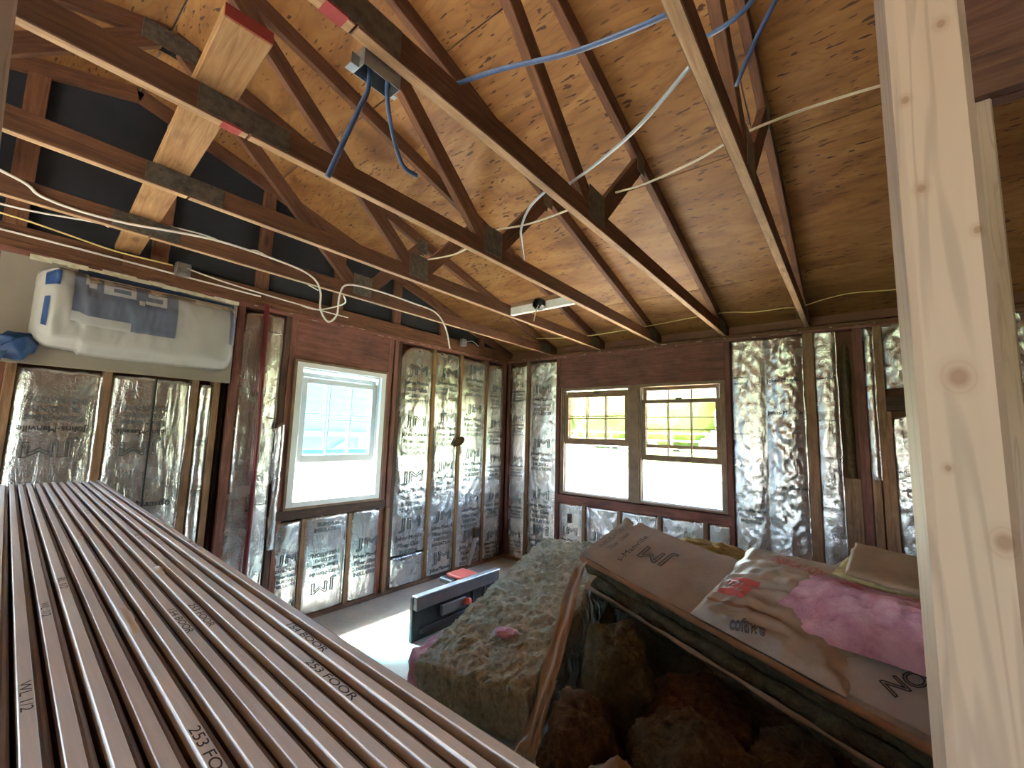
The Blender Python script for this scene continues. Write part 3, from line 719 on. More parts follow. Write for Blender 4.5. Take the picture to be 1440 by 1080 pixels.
cable([(.70, -4.45, 2.60), (.70, -4.23, 2.545), (.70, -4.17, 2.505), (.70, -4.05, 2.49), (.70, -3.87, 2.50), (.70, -3.51, 2.555), (.70, -3.12, 2.55), (.70, -2.94, 2.515), (.705, -2.88, 2.43), (.705, -2.87, 2.31), (.705, -2.81, 2.24), (.71, -2.755, 2.30), (.71, -2.745, 2.44), (.71, -2.69, 2.535), (.705, -2.45, 2.56), (.70, -2.10, 2.555), (.70, -1.86, 2.535), (.705, -1.74, 2.42), (.705, -1.68, 2.25)], .0065, 'white_cable', 'long white cable with a hanging loop over the white window')
cable([(.15, -4.5, 2.60), (.2, -4.22, 2.585), (.25, -3.95, 2.61), (.27, -3.89, 2.60)], .005, 'white_cable', 'thin pale cable high above the wrapped wall unit, left of the amber plank')
cable([(.1, -4.5, 2.57), (.12, -4.22, 2.56), (.1, -4.02, 2.545), (.08, -3.82, 2.53), (.08, -3.55, 2.535)], .005, 'yellow_cable', 'thin yellow cable running to the grey box above the wrapped unit')
cable([(.08, -3.48, 2.54), (.10, -3.30, 2.51), (.12, -3.10, 2.49), (.08, -2.7, 2.485), (.06, -2.3, 2.483)], .005, 'white_cable', 'pale cable lying on the top plate beside the grey box')
cable([(.70, -2.71, 2.45), (.55, -2.62, 2.44), (.45, -2.75, 2.38), (.5, -2.9, 2.36)], .005, 'white_cable', 'white cable tail crossing behind the hanging loop')
cable([(.36, -3.78, 2.66), (.34, -3.5, 2.70), (.33, -3.36, 2.69), (.33, -3.28, 2.62)], .0045, 'white_cable', 'dull thin cable arching in the dark gable beside the amber plank')
cable([(.33, -3.24, 2.62), (.33, -3.2, 2.70), (.33, -3.1, 2.70), (.33, -2.85, 2.60), (.3, -2.7, 2.57)], .0045, 'white_cable', 'dull thin cable dropping behind the white-cable truss')
cable([(.03, -4.5, 2.505), (.04, -4.0, 2.50), (.05, -3.5, 2.49), (.04, -3.0, 2.485)], .006, 'white_cable', 'grey-white cable lying along the plate over the wrapped unit')
gb = empty('junction_box', (.05, -3.48, 2.52))
joined('box_shell', [((.03, -3.53, 2.485), (.085, -3.45, 2.57))], 'steel_box', gb, b=.004); joined('clamp', [((.08, -3.51, 2.50), (.10, -3.47, 2.53))], 'steel_box', gb)
tag(gb, 'dusty grey junction box on the plate above the wrapped wall unit', 'electrical box')
gc = empty('junction_box', (.05, -.86, 2.52))
joined('box_shell', [((.02, -.90, 2.485), (.07, -.83, 2.57))], 'steel_box', gc, b=.004); tube('wire', [(.07, -.86, 2.53), (.12, -.80, 2.55), (.15, -.72, 2.50)], .003, 'white_cable', gc)
tag(gc, 'small grey junction box above the foil wall near the room corner', 'electrical box')

# red plastic pipe against the foil
rp = empty('red_pipe', (.035, -2.93, .05)); tube('pipe', [(.03, -2.945, 2.44), (.035, -2.94, 2.0), (.035, -2.925, 1.4), (.035, -2.928, .6), (.035, -2.93, .04)], .017, 'red_pipe', rp, 12)
for z in (.9, 1.75): box('pipe_clip', (.0, -2.956, z), (.012, -2.905, z + .02), 'galvanised', rp)
tag(rp, 'dark red plastic pipe rising up the foil beside the white window', 'pipe')
fb = blobgrid('wool_scrap', lambda u, v: Vector((.02 + .035 * math.sin(math.pi * v) * (.7 + .5 * math.cos(2 * math.pi * u)), -.93 + .14 * v + .05 * math.sin(math.pi * v) * math.cos(2 * math.pi * u) * (1 + .3 * noise.noise((v * 6, u * 3, 1))), 1.36 + .11 * v + .04 * math.sin(math.pi * v) * math.sin(2 * math.pi * u))), 16, 14, 'brown_wool')
tag(fb, 'brown scrap of wool stuck on the foil to the right of the white window', 'wool scrap')

# ------------------------------------------------------------------ drywall pairs standing on edge
ORD = ['outermost', 'second', 'third', 'fourth', 'fifth', 'sixth', 'seventh', 'eighth', 'ninth', 'tenth', 'eleventh', 'twelfth', 'thirteenth', 'fourteenth']
XD0, XD1, SLP = .445, 4.10, -.0345
def yedge(x, k): return -3.798 + SLP * (x - .448) - k * .0262
def profile(name, x0, x1, k, prof, mat, parent):
    """extrude a closed cross-section (offset from the pair's outer line, z) along the stack"""
    V = []; n = len(prof)
    for x in (x0, x1):
        for (s, z) in prof: V.append((x, yedge(x, k) + s, z))
    F = [(i, (i + 1) % n, n + (i + 1) % n, n + i) for i in range(n)] + [tuple(range(n))[::-1], tuple(range(n, 2 * n))]
    o = mobj(name, V, F, mat, parent); return o
marks = {0: 0}
txts = [(2.86, -3.93), (2.98, -3.96), (2.67, -4.02), (2.67, -4.0), (2.47, -4.14), (2.34, -4.11), (2.77, -4.18), (3.02, -4.08), (2.0, -3.96), (2.18, -3.88), (1.35, -4.02), (1.5, -3.98)]
torn = [(1.9, -4.06), (2.38, -3.99), (2.61, -4.07)]
pairs = []
for k in range(13):
    j = random.uniform(-.006, .006); x0, x1 = XD0 + j, XD1 + j
    dz = random.uniform(-.0015, .0015)
    t = empty('drywall_pair', (2.3, yedge(2.3, k), 0))
    # brown tapered sheet on the room side, then the sheet with the pale folded edge
    zb, zt = 1.2165 + dz, 1.220 + dz
    profile('sheet', x0, x1, k, [(-.0030, 0), (-.0030, zb - .014), (-.0045, zb - .006), (-.0070, zb - .002), (-.0100, zb), (-.0128, zb), (-.0128, 0)], 'drywall_back', t)
    s = profile('sheet', x0, x1, k, [(-.0132, 0), (-.0132, zt - .0022), (-.0260, zt - .0022), (-.0260, 0)], 'drywall_back', t)
    profile('edge_paper', x0, x1, k, [(-.0131, zt - .012), (-.0131, zt - .0008), (-.0140, zt), (-.0252, zt), (-.0261, zt - .0008), (-.0261, zt - .012)], 'drywall_edge', s)
    pairs.append((t, s, zt))
    lab = ('outermost pair of drywall sheets on the room side of the standing stack' if k == 0 else
           '%s pair of drywall sheets counted from the room side of the standing stack' % ORD[k])
    tag(t, lab, 'drywall', 'drywall pairs standing on edge')
def nearest(x, y):
    return min(range(13), key=lambda k: abs(yedge(x, k) - .0196 - y))
for i, (x, y) in enumerate(txts):
    k = nearest(x, y); t, s, zt = pairs[k]
    if i in (0, 1, 2, 3, 7): txt = ('154 BOOR', '253 FOOR')[i % 2]
    else: txt = ('WL 1/2', 'BL 1/2')[i % 2]
    L = .115 if len(txt) > 6 else .075
    lettering([(txt, 0, 0, 0, L, 0, .0095)], lambda a, b_, l, x=x, k=k, zt=zt: Vector((x + a, yedge(x + a, k) - .0196 + b_, zt + .0004)), 'print_black', s, 'edge_print')
for i, (x, y) in enumerate(torn):
    k = nearest(x, y); t, s, zt = pairs[k]
    def tf(u, v, x=x, k=k, zt=zt, i=i):
        xx = x + (u - .5) * (.14 if i != 1 else .08); w = .011 * (1 - .5 * abs(u - .5))
        return Vector((xx, yedge(xx, k) - .0196 + (v - .5) * w + .004 * noise.noise((u * 5, v * 2, i)), zt + .0012 + .007 * math.sin(math.pi * u) * abs(noise.noise((u * 7, v * 3, i + 4))) * 2))
    blobgrid('torn_paper', tf, 10, 3, 'torn_paper', s)

# ------------------------------------------------------------------ partition uprights, header
p = beam('upright_stud', (3.531, -3.8405, 0), (3.531, -3.8405, 2.62), .038, .089, 'fresh_pine', None, up=(0, 1, 0), b=.004)
tag(p, 'tall fresh pine stud with knots standing close to the camera', 'stud', 'partition uprights')
p = beam('upright_stud', (2.38, -4.2515, 0), (2.38, -4.335, 2.47), .038, .089, 'fresh_pine', None, up=(0, 1, 0), b=.004)
tag(p, 'pale pine stud at the far edge beyond the drywall stack', 'stud', 'partition uprights')
p = beam('upright_stud', (3.75, -2.64, 0), (3.75, -2.64, 2.44), .12, .038, 'fresh_pine', None, up=(0, 1, 0), b=.004)
tag(p, 'tan stud under the dark header, half hidden behind the knotty stud', 'stud', 'partition uprights')
h = empty('header_beam', (4.4, -2.64, 2.44))
beam('header_board', (3.60, -2.665, 2.64), (5.4, -2.665, 2.64), .038, .40, 'beam_wood', h); beam('header_board', (3.60, -2.622, 2.64), (5.4, -2.622, 2.64), .038, .40, 'beam_wood', h)
tag(h, 'dark reddish header beam at the top over the tan stud', 'beam'); h['kind'] = 'thing'

# ------------------------------------------------------------------ wrapped wall unit
box('gypsum_board', (.001, -4.25, 1.815), (.013, -3.135, Z0 + .005), 'grey_gyp', wl)
for i in range(14):
    y = -4.15 + i * .072; box('torn_edge', (.006, y, Z0 - .004 + random.uniform(-.006, .004)), (.017, y + .085, Z0 + .016 + random.uniform(-.004, .01)), 'gyp_core', wl, b=.003)
ac = empty('wrapped_wall_unit', (.014, -3.65, 1.93))
AY0, AY1 = -4.06, -3.20
sec = [(.016, 2.335), (.10, 2.34), (.165, 2.30), (.185, 2.20), (.18, 2.05), (.155, 1.965), (.09, 1.935), (.016, 1.935)]
V = [(x, y, z) for y in (AY0, AY1) for (x, z) in sec]; n = len(sec)
mobj('body', V, [(i, (i + 1) % n, n + (i + 1) % n, n + i) for i in range(n)] + [tuple(range(n)), tuple(range(2 * n - 1, n - 1, -1))], 'white_appliance', ac)
def coverpt(u, v, lift=0.):
    """plastic drawn over the unit: v runs over the section, u along it, ends pinched"""
    y = AY0 - .055 + (AY1 - AY0 + .10) * u
    prof = [(.016, 2.350), (.05, 2.345), (.12, 2.33), (.178, 2.29), (.203, 2.20), (.20, 2.05), (.182, 1.945), (.12, 1.90), (.03, 1.895), (.016, 1.93)]
    f = v * (len(prof) - 1); i = min(int(f), len(prof) - 2); f -= i
    x = prof[i][0] * (1 - f) + prof[i + 1][0] * f; z = prof[i][1] * (1 - f) + prof[i + 1][1] * f
    e = min(1, u / .07, (1 - u) / .06); e = max(0, e) ** .5
    x = .016 + (x - .016) * (.12 + .88 * e)
    zc = 2.13; z = zc + (z - zc) * (.72 + .28 * e) + (.02 * (1 - u) if u < .2 else 0)
    w = noise.noise((u * 7, v * 3, 4)) * .012 + noise.noise((u * 16, v * 9, 7)) * .007 * (1 + 2 * max(0, .25 - u) * 4) + noise.noise((u * 40, v * 20, 2)) * .003
    z += -.018 * math.sin(math.pi * u) * (1 if v > .6 else 0) * (v - .6) * 2
    return Vector((max(.015, x + w * (.4 + e) + lift), y, z))
cov = blobgrid('plastic_cover', coverpt, 90, 48, 'plastic_milky', ac)
def strip(name, u0, u1, v0, v1, mat, lift=.003, nu=16, nv=6, par=None):
    return blobgrid(name, lambda u, v: coverpt(u0 + (u1 - u0) * u, v0 + (v1 - v0) * v, lift), nu, nv, mat, par or cov)
strip('blue_print', .14, .62, .24, .565, 'plastic_blue', .0035, 60, 24); strip('blue_print', .92, .972, .30, .55, 'plastic_blue', .003, 6, 14)
def polyprint(rectlist, mat, lift):
    for (u0, u1, v0, v1) in rectlist: strip('letter_stroke', u0, u1, v0, v1, mat, lift, 8, 8)
# upside-down letters seen through the film: an arch, a barred letter, a dot and a curve
polyprint([(.185, .232, .24, .375), (.262, .305, .24, .40), (.305, .40, .265, .293), (.305, .40, .32, .345), (.30, .40, .375, .40), (.385, .41, .265, .40), (.425, .452, .40, .435),
           (.468, .56, .28, .305), (.465, .487, .28, .35), (.465, .56, .335, .36), (.54, .562, .345, .415), (.455, .56, .395, .42), (.14, .40, .525, .567)], 'film_pale', .0065)
blobgrid('tape_strip', lambda u, v: Vector((.0165 + .004 * v + .002 * noise.noise((u * 12, v, 1)), -3.96 + .80 * u, 2.395 - .02 * u - .033 * v * (1 - .2 * u) + .004 * noise.noise((u * 8, 3, v)))), 40, 4, 'blue_tape', ac)
tp = [(.02, .12, .10, .20)]
for (u0, u1, v0, v1) in tp: strip('tape_strip', u0, u1, v0, v1, 'blue_tape', .006, 30, 4)
strip('tape_strip', .03, .085, .30, .42, 'blue_tape', .005, 6, 8); strip('tape_strip', .035, .055, .48, .62, 'blue_tape', .005, 5, 8); strip('tape_strip', .86, .95, .86, .90, 'blue_tape', .005, 6, 4)
blobgrid('tape_wad', lambda u, v: Vector((.06 + .05 * math.sin(math.pi * v) * math.cos(6.283 * u) + .02 * noise.noise((u * 4, v * 4, 1)), -4.15 + .10 * (v - .5) * 1.6 + .05 * math.sin(math.pi * v) * math.sin(6.283 * u), 1.90 + .11 * (v - .5) + .06 * math.sin(math.pi * v) * math.cos(6.283 * u + 1) + .03 * noise.noise((u * 5, v * 6, 8)))), 20, 14, 'blue_tape', ac)
blobgrid('tape_tail', lambda u, v: Vector((.07 + .02 * u, -4.17 - .10 * v + .05 * (u - .5), 1.90 - .22 * v + .02 * math.sin(v * 6) + .03 * (u - .5))), 4, 12, 'blue_tape', ac)
tag(ac, 'wall unit wrapped in milky plastic film with blue tape and blue printing', 'air conditioner')

# ------------------------------------------------------------------ table saw lying on its side on the floor
ts = empty('table_saw', (.93, -1.65, 0))
box('table_top', (.88, -2.12, .0), (.915, -1.20, .315), 'dark_steel', ts, b=.006)
box('rail', (.905, -2.115, .225), (.955, -1.195, .318), 'rail_grey', ts, b=.006)
box('rail_cap', (.90, -2.118, .316), (.957, -1.192, .326), 'aluminium', ts, b=.002)
box('rail_lip', (.915, -2.10, .215), (.94, -1.21, .227), 'black_plastic', ts)
box('lower_bar', (.915, -2.05, .05), (.935, -1.22, .085), 'dark_steel', ts, b=.004)
box('brace', (.915, -1.86, .12), (.95, -1.60, .20), 'rail_grey', ts, b=.005)
for y in (-1.50, -1.36): box('rib', (.915, y, .09), (.93, y + .012, .215), 'rail_grey', ts)
box('housing', (.80, -1.95, .0), (.88, -1.40, .18), 'black_plastic', ts, b=.02)
kn = cyl('knob', (.93, -1.615, .16), (1.0, -1.615, .175), .026, 'orange_red', ts)
cyl('knob_stem', (.91, -1.615, .16), (.935, -1.615, .16), .012, 'black_plastic', kn)
box('stand_foot', (.72, -1.62, .30), (.90, -1.42, .335), 'orange_red', ts, b=.012); box('stand_bracket', (.70, -1.68, .27), (.86, -1.60, .315), 'black_plastic', ts, b=.01)
tag(ts, 'table saw lying on its side with grey rail and orange-red knob', 'table saw')

# ------------------------------------------------------------------ heap of insulation
def slab(name, top, thick, nu, nv, mat, parent=None, amp=.012, fr=7, rag=.02, seed=0, dn=None, sag=None, nw=5):
    """thick quilt over four top corners (near-left, near-right, far-right, far-left)"""
    A, Bp, C_, D_ = [Vector(q) for q in top]
    nrm = (Bp - A).cross(D_ - A).normalized(); dn = Vector(dn).normalized() if dn else -nrm
    def top_p(u, v): return (A * (1 - u) + Bp * u) * (1 - v) + (D_ * (1 - u) + C_ * u) * v
    ex = (Bp - A).normalized(); ey = (D_ - A).normalized()
    def dis(p, s, fu, fv):
        q = p * fr + Vector((seed, seed * 2.1, 0))
        d = noise.noise(q) + .6 * noise.noise(q * 2.3) + .4 * noise.noise(q * 5.1) + .25 * noise.noise(q * 11)
        w = nrm * d * amp * s
        return w + ex * fu * rag * (noise.noise(q * 1.7 + Vector((9, 1, 4))) + .6 * noise.noise(q * 6)) + ey * fv * rag * (noise.noise(q * 1.7 + Vector((3, 7, 1))) + .6 * noise.noise(q * 6))
    V = []; idx = {}
    def vert(i, j, k):
        key = (i, j, k)
        if key in idx: return idx[key]
        u, v, w = i / nu, j / nv, k / nw
        p = top_p(u, v) + dn * thick * w
        r = .5 * thick                                           # soften the rims
        if sag: p = p + Vector((0, 0, sag(u, v)))
        fu = -1 if i == 0 else (1 if i == nu else 0); fv = -1 if j == 0 else (1 if j == nv else 0)
        if k in (0, nw) and (fu or fv): p = p + dn * (.18 * thick * (1 if k == 0 else -1))
        p = p + dis(p, 1 if k == 0 else (.6 if k < nw else .4), fu, fv)
        idx[key] = len(V); V.append(p); return idx[key]
    F = []
    for j in range(nv):
        for i in range(nu):
            F.append((vert(i, j, 0), vert(i + 1, j, 0), vert(i + 1, j + 1, 0), vert(i, j + 1, 0)))
            F.append((vert(i, j + 1, nw), vert(i + 1, j + 1, nw), vert(i + 1, j, nw), vert(i, j, nw)))
    for k in range(nw):
        for i in range(nu):
            F.append((vert(i + 1, 0, k), vert(i, 0, k), vert(i, 0, k + 1), vert(i + 1, 0, k + 1)))
            F.append((vert(i, nv, k), vert(i + 1, nv, k), vert(i + 1, nv, k + 1), vert(i, nv, k + 1)))
        for j in range(nv):
            F.append((vert(0, j, k), vert(0, j + 1, k), vert(0, j + 1, k + 1), vert(0, j, k + 1)))
            F.append((vert(nu, j + 1, k), vert(nu, j, k), vert(nu, j, k + 1), vert(nu, j + 1, k + 1)))
    return mobj(name, V, F, mat, parent, smooth=True)
def lump(name, c, r, mat, parent=None, rz=0., ry=0., amp=.03, fr=5, ex=.75, seed=0, nu=48, nv=26):
    R = Matrix.Rotation(rz, 3, 'Z') @ Matrix.Rotation(ry, 3, 'Y'); c = Vector(c)
    def sp(x): return math.copysign(abs(x) ** ex, x)
    def f(u, v):
        a = 2 * math.pi * u; b_ = math.pi * (v - .5)
        if u == 1: a = 0.
        p = Vector((sp(math.cos(b_)) * sp(math.cos(a)) * r[0], sp(math.cos(b_)) * sp(math.sin(a)) * r[1], sp(math.sin(b_)) * r[2]))
        q = p * fr + Vector((seed, 0, seed)); d = noise.noise(q) + .5 * noise.noise(q * 2.2) + .35 * noise.noise(q * 5) + .25 * noise.noise(q * 11)
        p = c + R @ (p * (1 + d * amp / max(.05, p.length))); p.z = max(p.z, .003)
        return p
    return blobgrid(name, f, nu, nv, mat, parent)

mw = slab('mineral_wool_batt', [(1.60, -2.66, .34), (2.30, -2.62, .38), (2.06, -1.15, .72), (1.38, -1.15, .65)], .25, 100, 190, 'mineral_wool', None, .020, 13, .024, 1.0, sag=lambda u, v: -.03 * max(0, .25 - v) * 4 * (1 - u))
tag(mw, 'grey-green mineral wool batt sloping beside the table saw', 'insulation batt')
pk = slab('pink_batt', [(1.48, -2.60, .31), (1.72, -2.62, .28), (1.66, -1.85, .36), (1.46, -1.85, .34)], .25, 30, 50, 'pink_wool', None, .02, 8, .03, 2.0, dn=(0, 0, -1))
tag(pk, 'pink fibreglass batt showing from under the grey-green wool', 'insulation batt')
tf = lump('pink_tuft', (1.99, -2.38, .475), (.065, .042, .022), 'pink_wool', None, .5, 0, .016, 22, 1., 3, 40, 24); tag(tf, 'small pink tuft lying on the grey-green wool', 'wool tuft')
un = slab('old_batt', [(1.45, -1.50, .36), (2.2, -1.50, .42), (2.1, -.85, .48), (1.45, -.85, .46)], .40, 16, 16, 'olive_wool', None, .02, 6, .02, 5.0, dn=(0, 0, -1))
tag(un, 'dull old batt propping up the far end of the grey-green wool', 'insulation batt')

P0 = Vector((2.13, -1.85, .79)); U_ = Vector((.933, -.347, -.095)).normalized(); V_ = Vector((.333, .833, .452)); V_ = (V_ - U_ * U_.dot(V_)).normalized(); N_ = U_.cross(V_)
def bp(u, v, h=0.): return P0 + U_ * u + V_ * v + N_ * h
fbt = empty('faced_batt', bp(.9, .2, -.15))
def facept(u, v, l=0.):
    e = min(1, u / .06) ; h = .008 * noise.noise((u * 3, v * 5, 3)) + .006 * noise.noise((u * 9, v * 8, 5)) + .06 * max(0, 1 - u / .14) * max(0, v - .28) / .12 * noise.noise((u * 20, v * 15, 2))
    return bp(u, v, h + l)
fc = blobgrid('facing', lambda s, t: facept(s * 1.88 + (.0 if t < .8 else .03 * noise.noise((t * 30, 0, 1)) * (1 if s == 0 else 0)), t * .42 + (.012 * noise.noise((s * 20, 3, 3)) if t == 1 else 0), .004), 90, 24, 'batt_face', fbt)
slab('wool_core', [bp(0.005, 0.006, -.022), bp(1.88, 0.006, -.022), bp(1.88, .415, -.022), bp(.005, .415, -.022)], .115, 100, 24, 'olive_wool', fbt, .004, 9, .012, 3, nw=6)
blobgrid('stapling_flange', lambda s, t: bp(s * 1.88, -.004 - .006 * math.sin(t * 3) + .004 * noise.noise((s * 14, t, 2)), .006 - .045 * t), 80, 4, 'kraft_orange', fbt)
def fm(a, b_, l): return facept(a, b_, .006 + l)
rotb = math.radians(-155)
lettering([('JM', .018, .40, .24, .20, math.radians(180), .13), ('Fiber Glass', .02, .12, .22, .17, math.radians(90), .035)], fm, 'print_grey', fc, 'print')
lettering([('s-Manville', 0, .235, .215, .25, math.radians(90 + 0), .042)], fm, 'print_black', fc, 'print')
lettering([('INSULATION', .02, .06, .24, .25, math.radians(90), .034)], fm, 'print_grey', fc, 'print')
tag(fbt, 'long brownish foil-faced batt with outlined lettering on top of the heap', 'insulation batt')
sb = empty('second_batt', bp(.9, .2, -.3)); slab('wool_core', [bp(.03, -.02, -.16), bp(1.86, -.02, -.16), bp(1.86, .40, -.16), bp(.03, .40, -.16)], .12, 90, 20, 'olive_wool', sb, .008, 7, .02, 8, nw=6)
blobgrid('stapling_flange', lambda s, t: bp(.03 + s * 1.83, -.045 - .01 * math.sin(t * 3) + .008 * noise.noise((s * 9, t, 2)), -.155 - .03 * t + .006 * noise.noise((s * 20, t, 6))), 80, 4, 'kraft', sb)
tag(sb, 'olive wool batt lying directly under the foil-faced batt', 'insulation batt')
yb = slab('yellow_batt', [(2.28, -1.42, .80), (2.98, -1.50, .80), (3.10, -1.08, .76), (2.35, -1.02, .78)], .16, 44, 30, 'yellow_wool', None, .035, 7, .04, 6.0, dn=(0, 0, -1), sag=lambda u, v: .05 * math.sin(math.pi * u))
tag(yb, 'yellow wool batt bulging behind the foil-faced batt', 'insulation batt')
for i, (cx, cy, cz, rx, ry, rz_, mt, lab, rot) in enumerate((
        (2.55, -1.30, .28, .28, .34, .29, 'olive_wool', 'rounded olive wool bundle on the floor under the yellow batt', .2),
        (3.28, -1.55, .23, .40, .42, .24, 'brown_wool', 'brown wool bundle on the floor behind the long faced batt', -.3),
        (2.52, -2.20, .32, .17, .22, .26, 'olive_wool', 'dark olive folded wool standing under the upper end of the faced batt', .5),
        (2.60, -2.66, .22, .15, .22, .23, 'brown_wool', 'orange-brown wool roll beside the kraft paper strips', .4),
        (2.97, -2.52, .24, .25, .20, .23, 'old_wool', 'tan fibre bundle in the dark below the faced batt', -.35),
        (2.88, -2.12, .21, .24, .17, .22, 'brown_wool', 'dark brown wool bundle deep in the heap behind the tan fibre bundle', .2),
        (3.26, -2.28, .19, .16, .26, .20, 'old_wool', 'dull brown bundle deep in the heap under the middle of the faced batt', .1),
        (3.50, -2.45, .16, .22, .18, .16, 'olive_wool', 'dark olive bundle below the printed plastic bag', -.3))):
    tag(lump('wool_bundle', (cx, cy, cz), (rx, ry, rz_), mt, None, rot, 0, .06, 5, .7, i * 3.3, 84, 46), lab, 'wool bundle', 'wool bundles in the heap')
def kraftsheet(u, v):
    x = 2.70 + .62 * u; y = -3.12 + .36 * v
    return Vector((x, y, .40 + .05 * noise.noise((x * 6, y * 7, 2)) + .03 * (1 - abs(noise.noise((x * 11, y * 12, 6))) * 2) - .28 * max(0, .5 - v) ** 1.5 - .5 * max(0, u - .85) - .4 * max(0, .15 - u)))
ks = blobgrid('crumpled_kraft', kraftsheet, 40, 26, 'kraft'); tag(ks, 'crumpled brown kraft sheet at the foot of the heap', 'kraft paper')
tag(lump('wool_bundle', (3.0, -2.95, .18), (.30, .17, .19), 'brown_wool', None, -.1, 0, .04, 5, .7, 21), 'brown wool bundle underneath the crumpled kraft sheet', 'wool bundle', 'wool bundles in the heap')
def ribbon(name, pts, w, mat, label, side, curl=.01):
    Q = smoothpts(pts, 8); n = len(Q) - 1; side = Vector(side).normalized()
    def f(u, v):
        i = min(int(round(v * n)), n); p = Q[i]; a = (u - .5)
        return p + side * a * w * (.8 + .3 * noise.noise((v * 5, 1, 2))) + Vector((0, 0, curl * math.sin(u * 9 + v * 4) + .022 * noise.noise((u * 3, v * 9, 4)) + .010 * noise.noise((u * 6, v * 22, 8))))
    o = blobgrid(name, f, 8, n, mat); tag(o, label, 'kraft paper', 'torn kraft strips'); return o
ribbon('kraft_strip', [(2.19, -1.95, .77), (2.24, -2.12, .70), (2.29, -2.3, .58), (2.345, -2.52, .42), (2.36, -2.64, .30), (2.34, -2.72, .22)], .10, 'kraft_pale', 'long pale torn paper strip sliding down beside the grey-green wool', (.85, .25, .35))
ribbon('kraft_strip', [(2.47, -2.66, .52), (2.46, -2.72, .44), (2.47, -2.80, .34), (2.46, -2.86, .22), (2.46, -2.9, .08)], .045, 'kraft_pale', 'narrow torn paper strip hanging lower in the dark heap', (.9, .2, .2), .006)
# printed bag with a pink batt spilling from it
def bagpt(u, v, l=0.):
    uu = .775 + .60 * u; vv = .0 + .56 * v + .10 * (u - .2) * v
    w = noise.noise((uu * 6 + vv * 5, vv * 13 - uu * 6, 3)); w2 = noise.noise((uu * 13, vv * 20, 5))
    h = .028 + .045 * math.sin(math.pi * min(1, u * 1.15)) * math.sin(math.pi * min(1, .15 + v * .9)) + .014 * (1 - 2.4 * abs(w)) + .006 * (1 - 2 * abs(w2))
    e = min(u, 1 - u, v, 1 - v) / .07; h = .012 + (h - .012) * min(1, max(0, e))
    return bp(uu + .03 * noise.noise((v * 6, 2, 1)) * (u < .1), vv, h + l)
bag = empty('insulation_bag', bp(1.0, .2, 0))
bf = blobgrid('bag_film', lambda u, v: bagpt(u, v), 64, 56, 'bag_tan', bag)
bq = blobgrid('logo_patch', lambda u, v: bagpt(.10 + .20 * u + .02 * v, .25 + .22 * v, .006), 40, 40, 'print_red', bf)
lettering([('PL', 0, .205, .36, .13, 0, .12)], lambda a, b_, l: bagpt(a, b_, .010), 'bag_tan', bq, 'logo_mark')
blobgrid('printed_border', lambda u, v: bagpt(.07 + .50 * u, .14 + .03 * v + .06 * u, .004), 30, 2, 'bag_fold', bf)
blobgrid('printed_border', lambda u, v: bagpt(.045 + .012 * v, .15 + .38 * u, .004), 16, 2, 'bag_fold', bf)
lettering([('INSULATION', .03, .42, .80, .36, math.radians(-8), .09)], lambda a, b_, l: bagpt(a, b_, .005), 'print_red', bf, 'print')
lettering([('cofawe', .03, .42, .07, .24, math.radians(10), .07)], lambda a, b_, l: bagpt(a, b_, .005), 'print_grey', bf, 'print')
def skirt(u, v, l=0.):
    uu = 1.06 + .72 * u; vv = .02 + .20 * v
    return bp(uu, vv, .012 + .010 * math.sin(v * 3) + .006 * noise.noise((uu * 7, vv * 12, 2)) + .03 * v * max(0, u - .1) + l)
sk = blobgrid('clear_flap', skirt, 60, 20, 'plastic_clear', bag)
def skm(a, b_, l): return skirt((a - 1.06) / .72, (b_ - .02) / .20, .004)
lettering([('ION', .03, 1.495, .155, .15, math.radians(240), .062)], skm, 'print_black', sk, 'print'); lettering([('SI', .022, 1.225, .10, .05, math.radians(190), .03)], skm, 'print_black', sk, 'print')
tag(bag, 'crumpled tan plastic insulation bag with red square logo on the faced batt', 'bag')
def pinkpt(u, v):
    uu = 1.03 + .66 * u; vv = .095 + .13 * u + (.42 - .15 * u) * v
    e = math.sin(math.pi * min(1, .02 + u * .75)) ** .6 * math.sin(math.pi * min(.98, .03 + v * .97)) ** .7
    q = Vector((uu * 8, vv * 8, 3)); 
    return bp(uu, vv, .02 + .14 * e + e * (.03 * noise.noise(q) + .016 * noise.noise(q * 2.5) + .009 * noise.noise(q * 6) + .005 * noise.noise(q * 13)))
pw = blobgrid('pink_wool_mound', pinkpt, 60, 44, 'pink_wool'); tag(pw, 'pink wool mound spilling out of the torn plastic bag', 'insulation batt')
for i in range(3):
    o = slab('stacked_batt', [bp(1.10 + .05 * i, .50, .035 + .03 * i), bp(1.75, .50, .055 + .03 * i), bp(1.75, .80, -.02 + .03 * i), bp(1.12, .80, -.04 + .03 * i)], .024, 40, 14, ('kraft', 'yellow_wool', 'kraft')[i], None, .006, 6, .01, 11 + i, nw=2)
    tag(o, ('lowest', 'middle', 'topmost')[i] + ' of three thin tan layers behind the pink wool mound', 'insulation batt', 'thin tan layers')

